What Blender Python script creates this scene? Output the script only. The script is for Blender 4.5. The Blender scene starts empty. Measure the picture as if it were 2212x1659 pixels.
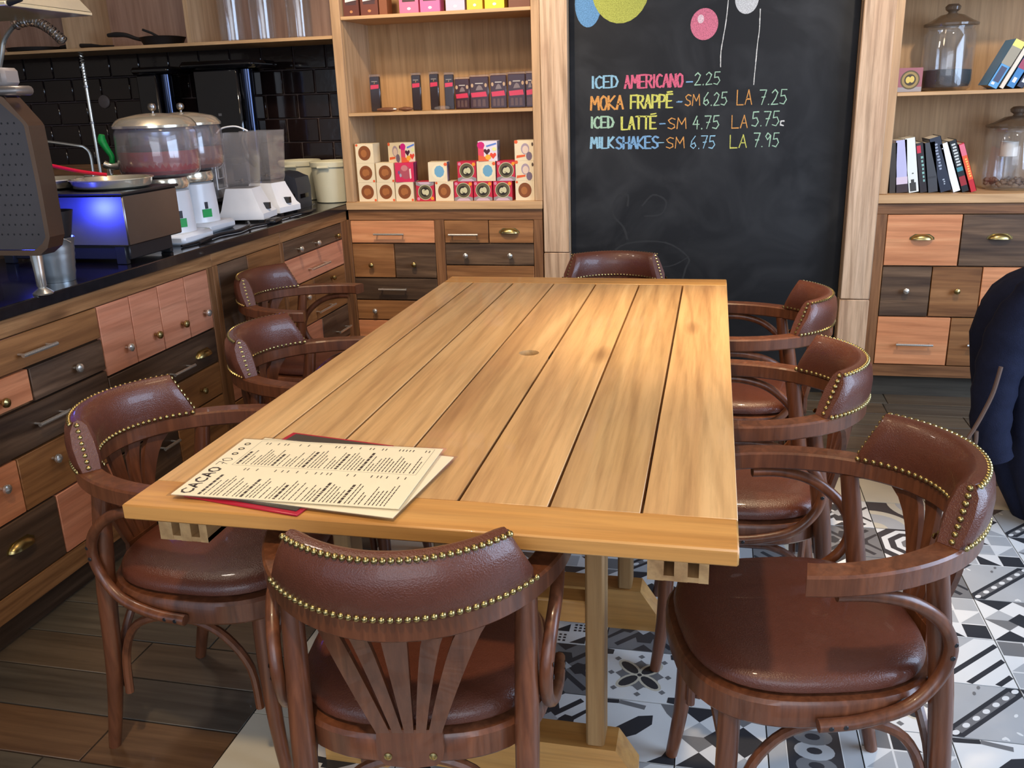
import bpy, bmesh, math, random
from mathutils import Vector, Matrix, Euler
random.seed(7)
PI = math.pi
SC = bpy.context.scene
COL = SC.collection

# ------------------------------------------------------------------ camera
cam_d = bpy.data.cameras.new('camera')
cam = bpy.data.objects.new('camera', cam_d); COL.objects.link(cam); SC.camera = cam
cam_d.sensor_fit = 'HORIZONTAL'; cam_d.sensor_width = 36.0
cam_d.lens = 1919.0 / 2212.0 * 36.0
cam_d.clip_start = 0.02; cam_d.clip_end = 60
_X = Vector((0.976, 0.215, -0.031)); _D = Vector((0.037, -0.304, -0.952)); _F = Vector((-0.214, 0.928, -0.305))
_F.normalize(); _X = (_X - _X.dot(_F) * _F).normalized(); _U = _X.cross(_F)
cam.matrix_world = Matrix(((_X.x, _U.x, -_F.x, 0.0), (_X.y, _U.y, -_F.y, 0.0), (_X.z, _U.z, -_F.z, 1.40), (0, 0, 0, 1)))

# ------------------------------------------------------------------ world, lights, exposure
W = bpy.data.worlds.new('world'); SC.world = W; W.use_nodes = True
W.node_tree.nodes['Background'].inputs[0].default_value = (0.62, 0.76, 1.0, 1)
W.node_tree.nodes['Background'].inputs[1].default_value = 1.0
SC.view_settings.view_transform = 'Standard'; SC.view_settings.look = 'None'
SC.view_settings.gamma = 1.0; SC.view_settings.use_curve_mapping = False
SC.view_settings.exposure = 0.32
SC.cycles.max_bounces = 8; SC.cycles.transparent_max_bounces = 16
SC.cycles.caustics_reflective = False; SC.cycles.caustics_refractive = False
SC.cycles.sample_clamp_indirect = 4.0


def light(name, kind, loc, power, color, size=0.1, aim=None, spot=None, blend=0.6, size_y=None):
    d = bpy.data.lights.new(name, kind); d.energy = power; d.color = color
    if kind == 'AREA':
        d.size = size
        if size_y: d.shape = 'RECTANGLE'; d.size_y = size_y
    else:
        d.shadow_soft_size = size
    if kind == 'SPOT': d.spot_size = math.radians(spot); d.spot_blend = blend
    o = bpy.data.objects.new(name, d); COL.objects.link(o); o.location = loc
    if aim is not None:
        o.rotation_euler = (Vector(aim) - Vector(loc)).to_track_quat('-Z', 'Y').to_euler()
    return o


WARM = (1.0, 0.74, 0.46); COOL = (0.55, 0.72, 1.0)
light('window_daylight_right', 'AREA', (3.1, 1.6, 1.7), 115, COOL, 2.6, (0.0, 2.0, 0.6), size_y=1.8)
light('window_daylight_street', 'AREA', (0.6, -2.6, 2.0), 45, (0.85, 0.9, 1.0), 3.2, (-0.3, 2.4, 0.8), size_y=1.8)
light('ceiling_spot_table', 'SPOT', (0.26, 2.85, 2.75), 215, WARM, 0.05, (0.06, 2.60, 0.76), 44, 1.0)
light('ceiling_spot_front', 'SPOT', (-0.45, 0.30, 2.75), 100, WARM, 0.06, (-0.45, 1.5, 0.7), 75, 0.9)
light('ceiling_spot_bookcase', 'SPOT', (-1.2, 2.9, 2.75), 120, (1.0, 0.8, 0.58), 0.06, (-1.2, 4.4, 1.2), 80, 0.9)
light('ceiling_spot_shelves', 'SPOT', (1.0, 2.7, 2.75), 95, (1.0, 0.82, 0.62), 0.06, (0.9, 4.4, 1.0), 80, 0.9)
light('ceiling_lamp_middle', 'POINT', (-0.8, 2.0, 2.6), 13, WARM, 0.15)
light('ceiling_lamp_kitchen', 'POINT', (-1.9, 2.5, 2.6), 24, (1.0, 0.88, 0.76), 0.12)
light('blue_indicator_light', 'POINT', (-2.04, 2.33, 1.09), 2.6, (0.04, 0.06, 1.0), 0.02)


# ------------------------------------------------------------------ materials
def lin(c):
    r = []
    for v in c[:3]:
        v /= 255.0
        r.append(v / 12.92 if v <= 0.04045 else ((v + 0.055) / 1.055) ** 2.4)
    return (*r, 1.0)


def base_mat(name):
    m = bpy.data.materials.new(name); m.use_nodes = True
    return m, m.node_tree, m.node_tree.nodes, m.node_tree.links, m.node_tree.nodes['Principled BSDF']


def plain(name, c, rough=0.5, metal=0.0, coat=0.0, bump=0.0, bscale=60, var=0.12, spec=0.5):
    m, nt, N, L, b = base_mat(name)
    b.inputs['Roughness'].default_value = rough; b.inputs['Metallic'].default_value = metal
    b.inputs['Coat Weight'].default_value = coat; b.inputs['Specular IOR Level'].default_value = spec
    tc = N.new('ShaderNodeTexCoord'); n = N.new('ShaderNodeTexNoise')
    n.inputs['Scale'].default_value = bscale * 0.15; n.inputs['Detail'].default_value = 3
    L.new(tc.outputs['Object'], n.inputs['Vector'])
    mx = N.new('ShaderNodeMix'); mx.data_type = 'RGBA'
    cc = lin(c); mx.inputs['A'].default_value = tuple(v * (1 - var) for v in cc[:3]) + (1,)
    mx.inputs['B'].default_value = tuple(min(1, v * (1 + var)) for v in cc[:3]) + (1,)
    L.new(n.outputs['Fac'], mx.inputs['Factor']); L.new(mx.outputs['Result'], b.inputs['Base Color'])
    if bump:
        n2 = N.new('ShaderNodeTexNoise'); n2.inputs['Scale'].default_value = bscale; n2.inputs['Detail'].default_value = 2
        L.new(tc.outputs['Object'], n2.inputs['Vector'])
        bp = N.new('ShaderNodeBump'); bp.inputs['Strength'].default_value = bump; bp.inputs['Distance'].default_value = 0.002
        L.new(n2.outputs['Fac'], bp.inputs['Height']); L.new(bp.outputs['Normal'], b.inputs['Normal'])
    return m


def wood(name, c1, c2, c3=None, axis='X', rough=0.45, scale=1.0, streak=0.35, coat=0.0, spec=0.4, bump=0.25, hue=0.1, along=1.3, across=17, knot=1.6):
    """grain runs along axis (object space); c1 light, c2 dark, c3 occasional patch"""
    m, nt, N, L, b = base_mat(name)
    tc = N.new('ShaderNodeTexCoord'); oi = N.new('ShaderNodeObjectInfo')
    mul = N.new('ShaderNodeMath'); mul.operation = 'MULTIPLY'; mul.inputs[1].default_value = 37.0
    L.new(oi.outputs['Random'], mul.inputs[0])
    add = N.new('ShaderNodeVectorMath'); add.operation = 'ADD'
    L.new(tc.outputs['Object'], add.inputs[0]); L.new(mul.outputs[0], add.inputs[1])
    def mapped(along, across):
        mp = N.new('ShaderNodeMapping')
        s = [across * scale] * 3; s['XYZ'.index(axis)] = along * scale
        mp.inputs['Scale'].default_value = s; L.new(add.outputs[0], mp.inputs['Vector']); return mp
    n1 = N.new('ShaderNodeTexNoise'); n1.inputs['Scale'].default_value = 1; n1.inputs['Detail'].default_value = 5
    n1.inputs['Distortion'].default_value = 1.2; L.new(mapped(along, across).outputs[0], n1.inputs['Vector'])
    n2 = N.new('ShaderNodeTexNoise'); n2.inputs['Scale'].default_value = 1; n2.inputs['Detail'].default_value = 6
    n2.inputs['Roughness'].default_value = 0.7; L.new(mapped(3.5, 85).outputs[0], n2.inputs['Vector'])
    w = N.new('ShaderNodeTexWave'); w.wave_type = 'BANDS'; w.bands_direction = 'DIAGONAL'; w.inputs['Scale'].default_value = 1.0
    w.inputs['Distortion'].default_value = 7; w.inputs['Detail'].default_value = 3; w.inputs['Detail Scale'].default_value = 1.2
    L.new(mapped(0.8, 14).outputs[0], w.inputs['Vector'])
    r1 = N.new('ShaderNodeValToRGB'); r1.color_ramp.elements[0].position = 0.3; r1.color_ramp.elements[1].position = 0.72
    r1.color_ramp.elements[0].color = lin(c2); r1.color_ramp.elements[1].color = lin(c1)
    if c3:
        e = r1.color_ramp.elements.new(0.52); e.color = lin(c3)
    L.new(n1.outputs['Fac'], r1.inputs[0])
    m1 = N.new('ShaderNodeMix'); m1.data_type = 'RGBA'; m1.blend_type = 'MULTIPLY'; m1.inputs['Factor'].default_value = streak
    r2 = N.new('ShaderNodeValToRGB'); r2.color_ramp.elements[0].position = 0.34; r2.color_ramp.elements[1].position = 0.56
    r2.color_ramp.elements[0].color = (0.35, 0.3, 0.26, 1); r2.color_ramp.elements[1].color = (1, 1, 1, 1)
    L.new(n2.outputs['Fac'], r2.inputs[0]); L.new(r1.outputs[0], m1.inputs['A']); L.new(r2.outputs[0], m1.inputs['B'])
    m2 = N.new('ShaderNodeMix'); m2.data_type = 'RGBA'; m2.blend_type = 'MULTIPLY'; m2.inputs['Factor'].default_value = streak * 0.8
    r3 = N.new('ShaderNodeValToRGB'); r3.color_ramp.elements[0].position = 0.0; r3.color_ramp.elements[1].position = 0.35
    r3.color_ramp.elements[0].color = (0.45, 0.38, 0.32, 1); r3.color_ramp.elements[1].color = (1, 1, 1, 1)
    L.new(w.outputs['Fac'], r3.inputs[0]); L.new(m1.outputs['Result'], m2.inputs['A']); L.new(r3.outputs[0], m2.inputs['B'])
    vk = N.new('ShaderNodeTexVoronoi'); vk.inputs['Scale'].default_value = 1.0; L.new(mapped(1.6, 5.5).outputs[0], vk.inputs['Vector'])
    rk = N.new('ShaderNodeValToRGB'); rk.color_ramp.elements[0].position = 0.03; rk.color_ramp.elements[1].position = 0.13
    rk.color_ramp.elements[0].color = (0.28, 0.2, 0.15, 1); rk.color_ramp.elements[1].color = (1, 1, 1, 1); L.new(vk.outputs['Distance'], rk.inputs[0])
    mk = N.new('ShaderNodeMix'); mk.data_type = 'RGBA'; mk.blend_type = 'MULTIPLY'; mk.inputs['Factor'].default_value = min(1, streak * knot)
    L.new(m2.outputs['Result'], mk.inputs['A']); L.new(rk.outputs[0], mk.inputs['B']); m2 = mk
    hsv = N.new('ShaderNodeHueSaturation'); mr = N.new('ShaderNodeMapRange')
    mr.inputs['To Min'].default_value = 1 - hue; mr.inputs['To Max'].default_value = 1 + hue
    L.new(oi.outputs['Random'], mr.inputs['Value']); L.new(mr.outputs[0], hsv.inputs['Value'])
    L.new(m2.outputs['Result'], hsv.inputs['Color']); L.new(hsv.outputs[0], b.inputs['Base Color'])
    b.inputs['Roughness'].default_value = rough; b.inputs['Coat Weight'].default_value = coat
    b.inputs['Specular IOR Level'].default_value = spec
    bp = N.new('ShaderNodeBump'); bp.inputs['Strength'].default_value = bump; bp.inputs['Distance'].default_value = 0.001
    L.new(n2.outputs['Fac'], bp.inputs['Height']); L.new(bp.outputs['Normal'], b.inputs['Normal'])
    return m


def glassy(name, tint=(230, 235, 240), alpha=0.2, rough=0.05):
    m, nt, N, L, b = base_mat(name)
    tr = N.new('ShaderNodeBsdfTransparent'); tr.inputs[0].default_value = tuple(v ** 0.35 for v in lin(tint)[:3]) + (1,)
    gl = N.new('ShaderNodeBsdfGlossy'); gl.inputs['Roughness'].default_value = rough; gl.inputs[0].default_value = (1, 1, 1, 1)
    df = N.new('ShaderNodeBsdfDiffuse'); df.inputs[0].default_value = lin(tint)
    lw = N.new('ShaderNodeLayerWeight'); lw.inputs[0].default_value = 0.5
    pw = N.new('ShaderNodeMath'); pw.operation = 'POWER'; pw.inputs[1].default_value = 3.0; L.new(lw.outputs['Facing'], pw.inputs[0])
    ma = N.new('ShaderNodeMath'); ma.operation = 'MULTIPLY_ADD'; ma.inputs[1].default_value = 0.45; ma.inputs[2].default_value = 0.045; L.new(pw.outputs[0], ma.inputs[0])
    n = N.new('ShaderNodeTexNoise'); n.inputs['Scale'].default_value = 8
    a = N.new('ShaderNodeMixShader'); a.inputs[0].default_value = alpha; L.new(tr.outputs[0], a.inputs[1]); L.new(df.outputs[0], a.inputs[2])
    b2 = N.new('ShaderNodeMixShader'); L.new(ma.outputs[0], b2.inputs[0]); L.new(a.outputs[0], b2.inputs[1]); L.new(gl.outputs[0], b2.inputs[2])
    L.new(b2.outputs[0], N['Material Output'].inputs['Surface'])
    return m


M = {}
M['table'] = wood('table_oak', (222, 184, 130), (184, 140, 92), (208, 166, 112), 'Y', 0.40, 0.8, 0.30, 0.12, 0.5, 0.15, 0.14, 0.5, 13, 2.2)
M['tableX'] = wood('table_oak_end', (220, 170, 100), (190, 134, 68), (206, 152, 84), 'X', 0.40, 0.8, 0.25, 0.12, 0.5, 0.15, 0.06, 0.5, 15)
M['tableZ'] = wood('table_oak_leg', (196, 160, 110), (160, 120, 74), (176, 138, 90), 'Z', 0.5, 1.0, 0.25)
M['chairwood'] = wood('walnut_stain', (126, 76, 49), (90, 52, 33), (108, 64, 41), 'Z', 0.36, 2.0, 0.25, 0.22, 0.5, 0.1, 0.06)
M['leather'] = plain('brown_leather', (92, 50, 36), 0.34, 0, 0.2, 0.5, 380, 0.16)
M['brass'] = plain('antique_brass', (172, 152, 100), 0.28, 1.0, 0, 0, 60, 0.1)
M['chrome'] = plain('brushed_chrome', (222, 218, 208), 0.25, 0.85)
M['steel'] = plain('stainless_steel', (150, 145, 142), 0.33, 1.0)
M['gold'] = plain('warm_polished_lid', (240, 230, 206), 0.18, 0.75, 0.3)
M['lightH'] = wood('light_oak_rail', (206, 168, 124), (182, 144, 102), (196, 158, 114), 'X', 0.5, 1, 0.2)
M['lightY'] = wood('light_oak_shelf_side', (196, 164, 128), (176, 144, 108), None, 'Z', 0.5, 1, 0.22)
M['lightZ'] = wood('light_oak_post', (208, 174, 134), (184, 150, 112), (198, 160, 120), 'Z', 0.55, 1, 0.25)
M['panel'] = wood('oak_back_panel', (188, 150, 104), (166, 128, 84), (176, 138, 94), 'Z', 0.55, 1, 0.25)
M['weathered'] = wood('weathered_post', (224, 194, 164), (188, 152, 122), (210, 178, 146), 'Z', 0.65, 0.8, 0.5)
M['brown'] = wood('patch_brown', (172, 122, 76), (122, 80, 46), (150, 102, 60), 'X', 0.5, 0.8, 0.42)
M['brownY'] = wood('patch_brown_y', (172, 122, 76), (122, 80, 46), (150, 102, 60), 'Y', 0.5, 0.8, 0.42)
M['orange'] = wood('patch_orange', (232, 166, 116), (208, 134, 88), (222, 150, 102), 'X', 0.5, 0.8, 0.28)
M['orangeY'] = wood('patch_orange_y', (220, 148, 104), (198, 124, 84), (212, 138, 96), 'Y', 0.5, 0.8, 0.3)
M['pinkY'] = wood('patch_pink_y', (218, 152, 118), (196, 126, 94), (208, 140, 108), 'Y', 0.5, 0.8, 0.3)
M['darkX'] = wood('patch_dark_x', (130, 102, 76), (66, 49, 37), (94, 72, 53), 'X', 0.5, 0.8, 0.5)
M['darkY'] = wood('patch_dark_y', (122, 95, 74), (62, 46, 36), (88, 67, 51), 'Y', 0.5, 0.8, 0.5)
M['frameX'] = wood('frame_brown', (166, 118, 78), (116, 78, 48), (142, 98, 62), 'X', 0.5, 1.2, 0.45)
M['frameY'] = wood('frame_brown_y', (166, 124, 82), (118, 82, 50), (146, 104, 66), 'Y', 0.5, 1.2, 0.45)
M['frameZ'] = wood('frame_brown_z', (156, 110, 70), (110, 74, 45), (134, 92, 58), 'Z', 0.5, 1.2, 0.45)
M['counter'] = plain('black_granite', (26, 24, 27), 0.16, 0, 0.3, 0, 300, 0.5)
M['black'] = plain('black_plastic', (30, 30, 33), 0.4)
M['gloss'] = plain('gloss_black', (14, 13, 16), 0.08, 0, 0.5)
M['iron'] = plain('cast_iron_and_slot_shade', (34, 31, 31), 0.55, 0.3, 0, 0.3, 200)
M['white'] = plain('white_plastic', (232, 234, 238), 0.35, 0, 0.2)
M['tub'] = plain('cream_tub', (206, 200, 172), 0.4)
M['green'] = plain('green_plastic', (20, 160, 74), 0.35)
M['red'] = plain('red_plastic', (226, 24, 56), 0.35)
M['juice'] = plain('red_juice', (150, 40, 44), 0.2)
M['juice2'] = plain('brown_juice', (128, 78, 64), 0.2)
M['glass'] = glassy('clear_glass', (240, 242, 244), 0.02, 0.05)
M['acrylic'] = glassy('smoky_acrylic', (228, 226, 228), 0.08, 0.1)
M['bowlglass'] = glassy('dispenser_bowl', (238, 233, 234), 0.09, 0.06)
M['film'] = glassy('cellophane', (240, 240, 240), 0.0, 0.12)
M['walltile'] = plain('dark_glazed_tile', (30, 21, 21), 0.12, 0, 0.3, 0.15, 30)
M['grout'] = plain('dark_grout', (44, 39, 38), 0.8)
M['wallgrout'] = plain('wall_grout', (74, 62, 60), 0.8)
M['plaster'] = plain('plaster', (176, 160, 140), 0.8, bump=0.2, bscale=80)
M['ceil'] = plain('ceiling_paint', (186, 172, 154), 0.85)
M['coat'] = plain('navy_wool', (24, 28, 48), 0.85, 0, 0, 0.6, 300, 0.3, 0.2)
M['strap'] = plain('brown_strap', (96, 74, 62), 0.6)
for i, (a, b_) in enumerate([((106, 92, 75), (80, 68, 54)), ((100, 93, 80), (77, 71, 61)), ((118, 90, 64), (86, 62, 43)), ((94, 87, 76), (71, 65, 57))]):
    M['plank%d' % i] = wood('floor_plank_%d' % i, a, b_, None, 'X', 0.42, 1.0, 0.3, 0.1, 0.5, 0.2, 0.12)
M['tw'] = plain('tile_white', (226, 226, 222), 0.3, 0, 0, 0.08, 60, 0.05)
M['tl'] = plain('tile_light_grey', (176, 178, 178), 0.3, 0, 0, 0.08, 60, 0.12)
M['tg'] = plain('tile_mid_grey', (118, 118, 118), 0.3, 0, 0, 0.08, 60, 0.15)
M['td'] = plain('tile_dark', (54, 56, 60), 0.3, 0, 0, 0.08, 60, 0.25)
M['tc'] = plain('tile_cream', (208, 200, 178), 0.3, 0, 0, 0.08, 60, 0.05)
PC = {}


def pc(c, rough=0.5):
    k = (tuple(c), rough)
    if k not in PC: PC[k] = plain('print_%02x%02x%02x' % tuple(c), c, rough, var=0.06)
    return PC[k]


def chalk(c):
    k = ('ch', tuple(c))
    if k in PC: return PC[k]
    m, nt, N, L, b = base_mat('chalk_%02x%02x%02x' % tuple(c))
    b.inputs['Roughness'].default_value = 0.95; b.inputs['Specular IOR Level'].default_value = 0.05
    tc = N.new('ShaderNodeTexCoord'); n = N.new('ShaderNodeTexNoise'); n.inputs['Scale'].default_value = 260; n.inputs['Detail'].default_value = 4
    L.new(tc.outputs['Object'], n.inputs['Vector'])
    r = N.new('ShaderNodeValToRGB'); r.color_ramp.elements[0].position = 0.36; r.color_ramp.elements[1].position = 0.6
    c0 = lin(c); r.color_ramp.elements[0].color = (c0[0] * .35, c0[1] * .35, c0[2] * .35, 1); r.color_ramp.elements[1].color = c0
    r.color_ramp.elements[0].color = tuple(v * .6 for v in c0[:3]) + (1,)
    L.new(n.outputs['Fac'], r.inputs[0]); L.new(r.outputs[0], b.inputs['Base Color'])
    PC[k] = m
    return m


def board_mat():
    m, nt, N, L, b = base_mat('chalkboard_slate')
    tc = N.new('ShaderNodeTexCoord')
    n = N.new('ShaderNodeTexNoise'); n.inputs['Scale'].default_value = 3.2; n.inputs['Detail'].default_value = 7; n.inputs['Distortion'].default_value = 1.5
    L.new(tc.outputs['Object'], n.inputs['Vector'])
    r = N.new('ShaderNodeValToRGB'); r.color_ramp.elements[0].position = 0.42; r.color_ramp.elements[1].position = 0.75
    r.color_ramp.elements[0].color = lin((19, 21, 25)); r.color_ramp.elements[1].color = lin((44, 46, 49))
    L.new(n.outputs['Fac'], r.inputs[0]); L.new(r.outputs[0], b.inputs['Base Color'])
    b.inputs['Roughness'].default_value = 0.55; b.inputs['Specular IOR Level'].default_value = 0.3
    return m


M['slate'] = board_mat()


# ------------------------------------------------------------------ geometry helpers
class MB:
    """collects shapes, builds one mesh object"""
    def __init__(s): s.v = []; s.f = []; s.mi = []; s.mats = []; s.sm = []
    def _m(s, m):
        if m is None: return 0
        if m not in s.mats: s.mats.append(m)
        return s.mats.index(m)
    def add(s, vs, fs, m=None, smooth=False):
        o = len(s.v); s.v += [tuple(v) for v in vs]; k = s._m(m)
        for f in fs: s.f.append(tuple(i + o for i in f)); s.mi.append(k); s.sm.append(smooth)
        return s
    def box(s, x0, x1, y0, y1, z0, z1, m=None, bev=0.0, mt=None):
        if bev:
            b = min(bev, (x1 - x0) / 2.1, (y1 - y0) / 2.1, (z1 - z0) / 2.1)
            bm = bmesh.new(); bmesh.ops.create_cube(bm, size=1.0)
            for v in bm.verts:
                v.co = Vector((x0 if v.co.x < 0 else x1, y0 if v.co.y < 0 else y1, z0 if v.co.z < 0 else z1))
            bmesh.ops.bevel(bm, geom=bm.edges[:], offset=b, segments=1, affect='EDGES')
            bm.verts.index_update()
            vs = [v.co.copy() for v in bm.verts]; fs = [[v.index for v in f.verts] for f in bm.faces]; bm.free()
        else:
            vs = [Vector((x, y, z)) for z in (z0, z1) for y in (y0, y1) for x in (x0, x1)]
            fs = [(0, 2, 3, 1), (4, 5, 7, 6), (0, 1, 5, 4), (2, 6, 7, 3), (0, 4, 6, 2), (1, 3, 7, 5)]
        if mt is not None: vs = [mt @ v for v in vs]
        return s.add(vs, fs, m)
    def prism(s, pts, d, m=None, smooth=False):
        """pts: list of 3D points forming a polygon, extruded by vector d"""
        n = len(pts); d = Vector(d); p = [Vector(q) for q in pts]
        vs = p + [q + d for q in p]
        fs = [tuple(range(n - 1, -1, -1)), tuple(range(n, 2 * n))] + [(i, (i + 1) % n, n + (i + 1) % n, n + i) for i in range(n)]
        return s.add(vs, fs, m, smooth)
    def poly(s, pts, m=None): return s.add(pts, [tuple(range(len(pts)))], m)
    def lathe(s, prof, c=(0, 0, 0), n=24, m=None, axis=None, closed=False, smooth=True):
        vs = []; fs = []; c = Vector(c)
        for (r, z) in prof:
            for i in range(n):
                a = 2 * PI * i / n; v = Vector((r * math.cos(a), r * math.sin(a), z))
                if axis is not None: v = axis @ v
                vs.append(c + v)
        for j in range(len(prof) - 1):
            for i in range(n): fs.append((j * n + i, j * n + (i + 1) % n, (j + 1) * n + (i + 1) % n, (j + 1) * n + i))
        if prof[0][0] > 1e-6: fs.append(tuple(range(n - 1, -1, -1)))
        if prof[-1][0] > 1e-6: fs.append(tuple((len(prof) - 1) * n + i for i in range(n)))
        return s.add(vs, fs, m, smooth)
    def tube(s, pts, rad, n=8, m=None, caps=True):
        P = [Vector(p) for p in pts]; R = rad if isinstance(rad, (list, tuple)) else [rad] * len(P)
        vs = []; fs = []; up = None
        for i, p in enumerate(P):
            t = (P[min(i + 1, len(P) - 1)] - P[max(i - 1, 0)]).normalized()
            if up is None: up = Vector((0, 0, 1)) if abs(t.z) < 0.9 else Vector((0, 1, 0))
            u = (up - up.dot(t) * t)
            u = u.normalized() if u.length > 1e-6 else t.orthogonal().normalized()
            up = u; w = t.cross(u)
            for k in range(n):
                a = 2 * PI * k / n; vs.append(p + R[i] * (math.cos(a) * u + math.sin(a) * w))
        for i in range(len(P) - 1):
            for k in range(n): fs.append((i * n + k, i * n + (k + 1) % n, (i + 1) * n + (k + 1) % n, (i + 1) * n + k))
        if caps: fs.append(tuple(range(n - 1, -1, -1))); fs.append(tuple((len(P) - 1) * n + k for k in range(n)))
        return s.add(vs, fs, m, True)
    def loft(s, rings, m=None, caps=True, smooth=True):
        n = len(rings[0]); vs = [v for r in rings for v in r]; fs = []
        for j in range(len(rings) - 1):
            for i in range(n): fs.append((j * n + i, j * n + (i + 1) % n, (j + 1) * n + (i + 1) % n, (j + 1) * n + i))
        if caps: fs.append(tuple(range(n - 1, -1, -1))); fs.append(tuple((len(rings) - 1) * n + i for i in range(n)))
        return s.add(vs, fs, m, smooth)
    def mesh(s, name, mat=None):
        me = bpy.data.meshes.new(name); me.from_pydata(s.v, [], s.f)
        ms = s.mats if s.mats else [mat]
        for x in ms: me.materials.append(x)
        me.polygons.foreach_set('material_index', s.mi); me.polygons.foreach_set('use_smooth', s.sm)
        me.update()
        bm = bmesh.new(); bm.from_mesh(me); bmesh.ops.recalc_face_normals(bm, faces=bm.faces[:]); bm.to_mesh(me); bm.free()
        me.set_sharp_from_angle(angle=math.radians(38))
        return me


def spline(pts, k=6):
    P = [Vector(p) for p in pts]; out = []
    for i in range(len(P) - 1):
        a = P[max(i - 1, 0)]; b = P[i]; c = P[i + 1]; d = P[min(i + 2, len(P) - 1)]
        for j in range(k):
            t = j / k
            out.append(0.5 * ((2 * b) + (c - a) * t + (2 * a - 5 * b + 4 * c - d) * t * t + (3 * b - a - 3 * c + d) * t ** 3))
    out.append(P[-1]); return out


def lerpl(vals, n):
    out = []
    for i in range(n):
        t = i / (n - 1) * (len(vals) - 1); k = min(int(t), len(vals) - 2); out.append(vals[k] + (vals[k + 1] - vals[k]) * (t - k))
    return out


def add_obj(name, mesh, parent=None, loc=None, rot=None):
    o = bpy.data.objects.new(name, mesh); COL.objects.link(o)
    if parent is not None: o.parent = parent
    if loc is not None: o.location = loc
    if rot is not None: o.rotation_euler = rot
    return o


def part(name, mb, mat, parent, label=None, loc=None, kind=None):
    o = add_obj(name, mb.mesh(name, mat), parent, loc)
    if label: o['label'] = label
    if kind: o['kind'] = kind
    return o


def thing(name, label, cat, loc=(0, 0, 0), rz=0.0, group=None):
    o = bpy.data.objects.new(name, None); COL.objects.link(o); o.location = loc; o.rotation_euler = (0, 0, rz)
    o.empty_display_size = 0.05
    o['label'] = label; o['category'] = cat
    if group: o['group'] = group
    return o


def solo(name, mb, mat, label, cat, group=None, loc=None, rz=0.0):
    o = add_obj(name, mb.mesh(name, mat), None, loc, (0, 0, rz)); o['label'] = label; o['category'] = cat
    if group: o['group'] = group
    return o


def struct(name, mb, mat):
    o = add_obj(name, mb.mesh(name, mat)); o['kind'] = 'structure'; return o


def copy_tree(o, parent=None):
    c = o.copy(); COL.objects.link(c)
    if parent is not None: c.parent = parent
    for ch in CH.get(o.name, []): CH.setdefault(c.name, []).append(copy_tree(ch, c))
    return c


CH = {}


def index_children():
    CH.clear()
    for o in bpy.data.objects:
        if o.parent: CH.setdefault(o.parent.name, []).append(o)


# ================================================================== SETTING
# ---- floor: grout bed, wooden planks, patterned tiles
fl = struct('floor', MB().box(-5.2, 3.4, -2.9, 4.75, -0.06, -0.0035), M['grout'])
TX0, TPX = -0.240, 0.2015
TY0, TPY = 1.626, 0.2068
XB = TX0 - 4 * TPX           # left edge of the cream border, about -1.046
YB = TY0 + 8 * TPY           # far edge of the cream border, about 3.28
rnd = random.Random(3)


def plank(x0, x1, y0, y1, k):
    g = 0.0022
    o = part('plank', MB().box(x0 + g - (x0 + x1) / 2, x1 - g - (x0 + x1) / 2, y0 + g - (y0 + y1) / 2, y1 - g - (y0 + y1) / 2, -0.012, 0.0, None, 0.0012), M['plank%d' % k], fl)
    o.location = ((x0 + x1) / 2, (y0 + y1) / 2, 0)


yy = 1.400 - 0.1505 * 6; r = 0
breaks = {1.400: [-1.36], 1.5505: [-1.95], 1.701: [-1.47], 1.8515: [-1.30], 2.002: [-1.62]}
while yy < YB - 0.01:
    y1 = min(yy + 0.1505, YB); bs = None
    for k_, v_ in breaks.items():
        if abs(k_ - yy) < 0.02: bs = v_
    if bs is None: bs = [-1.9 + rnd.random() * 0.7]
    xs = [-2.3] + [b for b in bs] + [XB]
    for a, b in zip(xs[:-1], xs[1:]): plank(a, b, yy, y1, (2 if abs(yy - 1.400) < 0.02 else rnd.choice([0, 1, 1, 3])))
    yy = y1; r += 1
yy = YB
while yy < 4.40:
    y1 = yy + 0.1505; x = -2.3 + rnd.random() * -0.5
    while x < 2.9:
        x1 = x + 0.9; plank(x, min(x1, 3.0), yy, y1, rnd.choice([0, 0, 1, 2, 3])); x = x1
    yy = y1

# pattern polygons live in the unit square, colour keys w l g d c
def disc(cx, cy, rx, ry, a=0, n=14):
    ca, sa = math.cos(a), math.sin(a); out = []
    for i in range(n):
        t = 2 * PI * i / n; u, v = rx * math.cos(t), ry * math.sin(t); out.append((cx + ca * u - sa * v, cy + sa * u + ca * v))
    return out


def rect(x0, y0, x1, y1): return [(x0, y0), (x1, y0), (x1, y1), (x0, y1)]


def strip(x0, y0, x1, y1, w):
    d = Vector((x1 - x0, y1 - y0)).normalized(); n = Vector((-d.y, d.x)) * w / 2
    return [(x0 + n.x, y0 + n.y), (x0 - n.x, y0 - n.y), (x1 - n.x, y1 - n.y), (x1 + n.x, y1 + n.y)]


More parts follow.
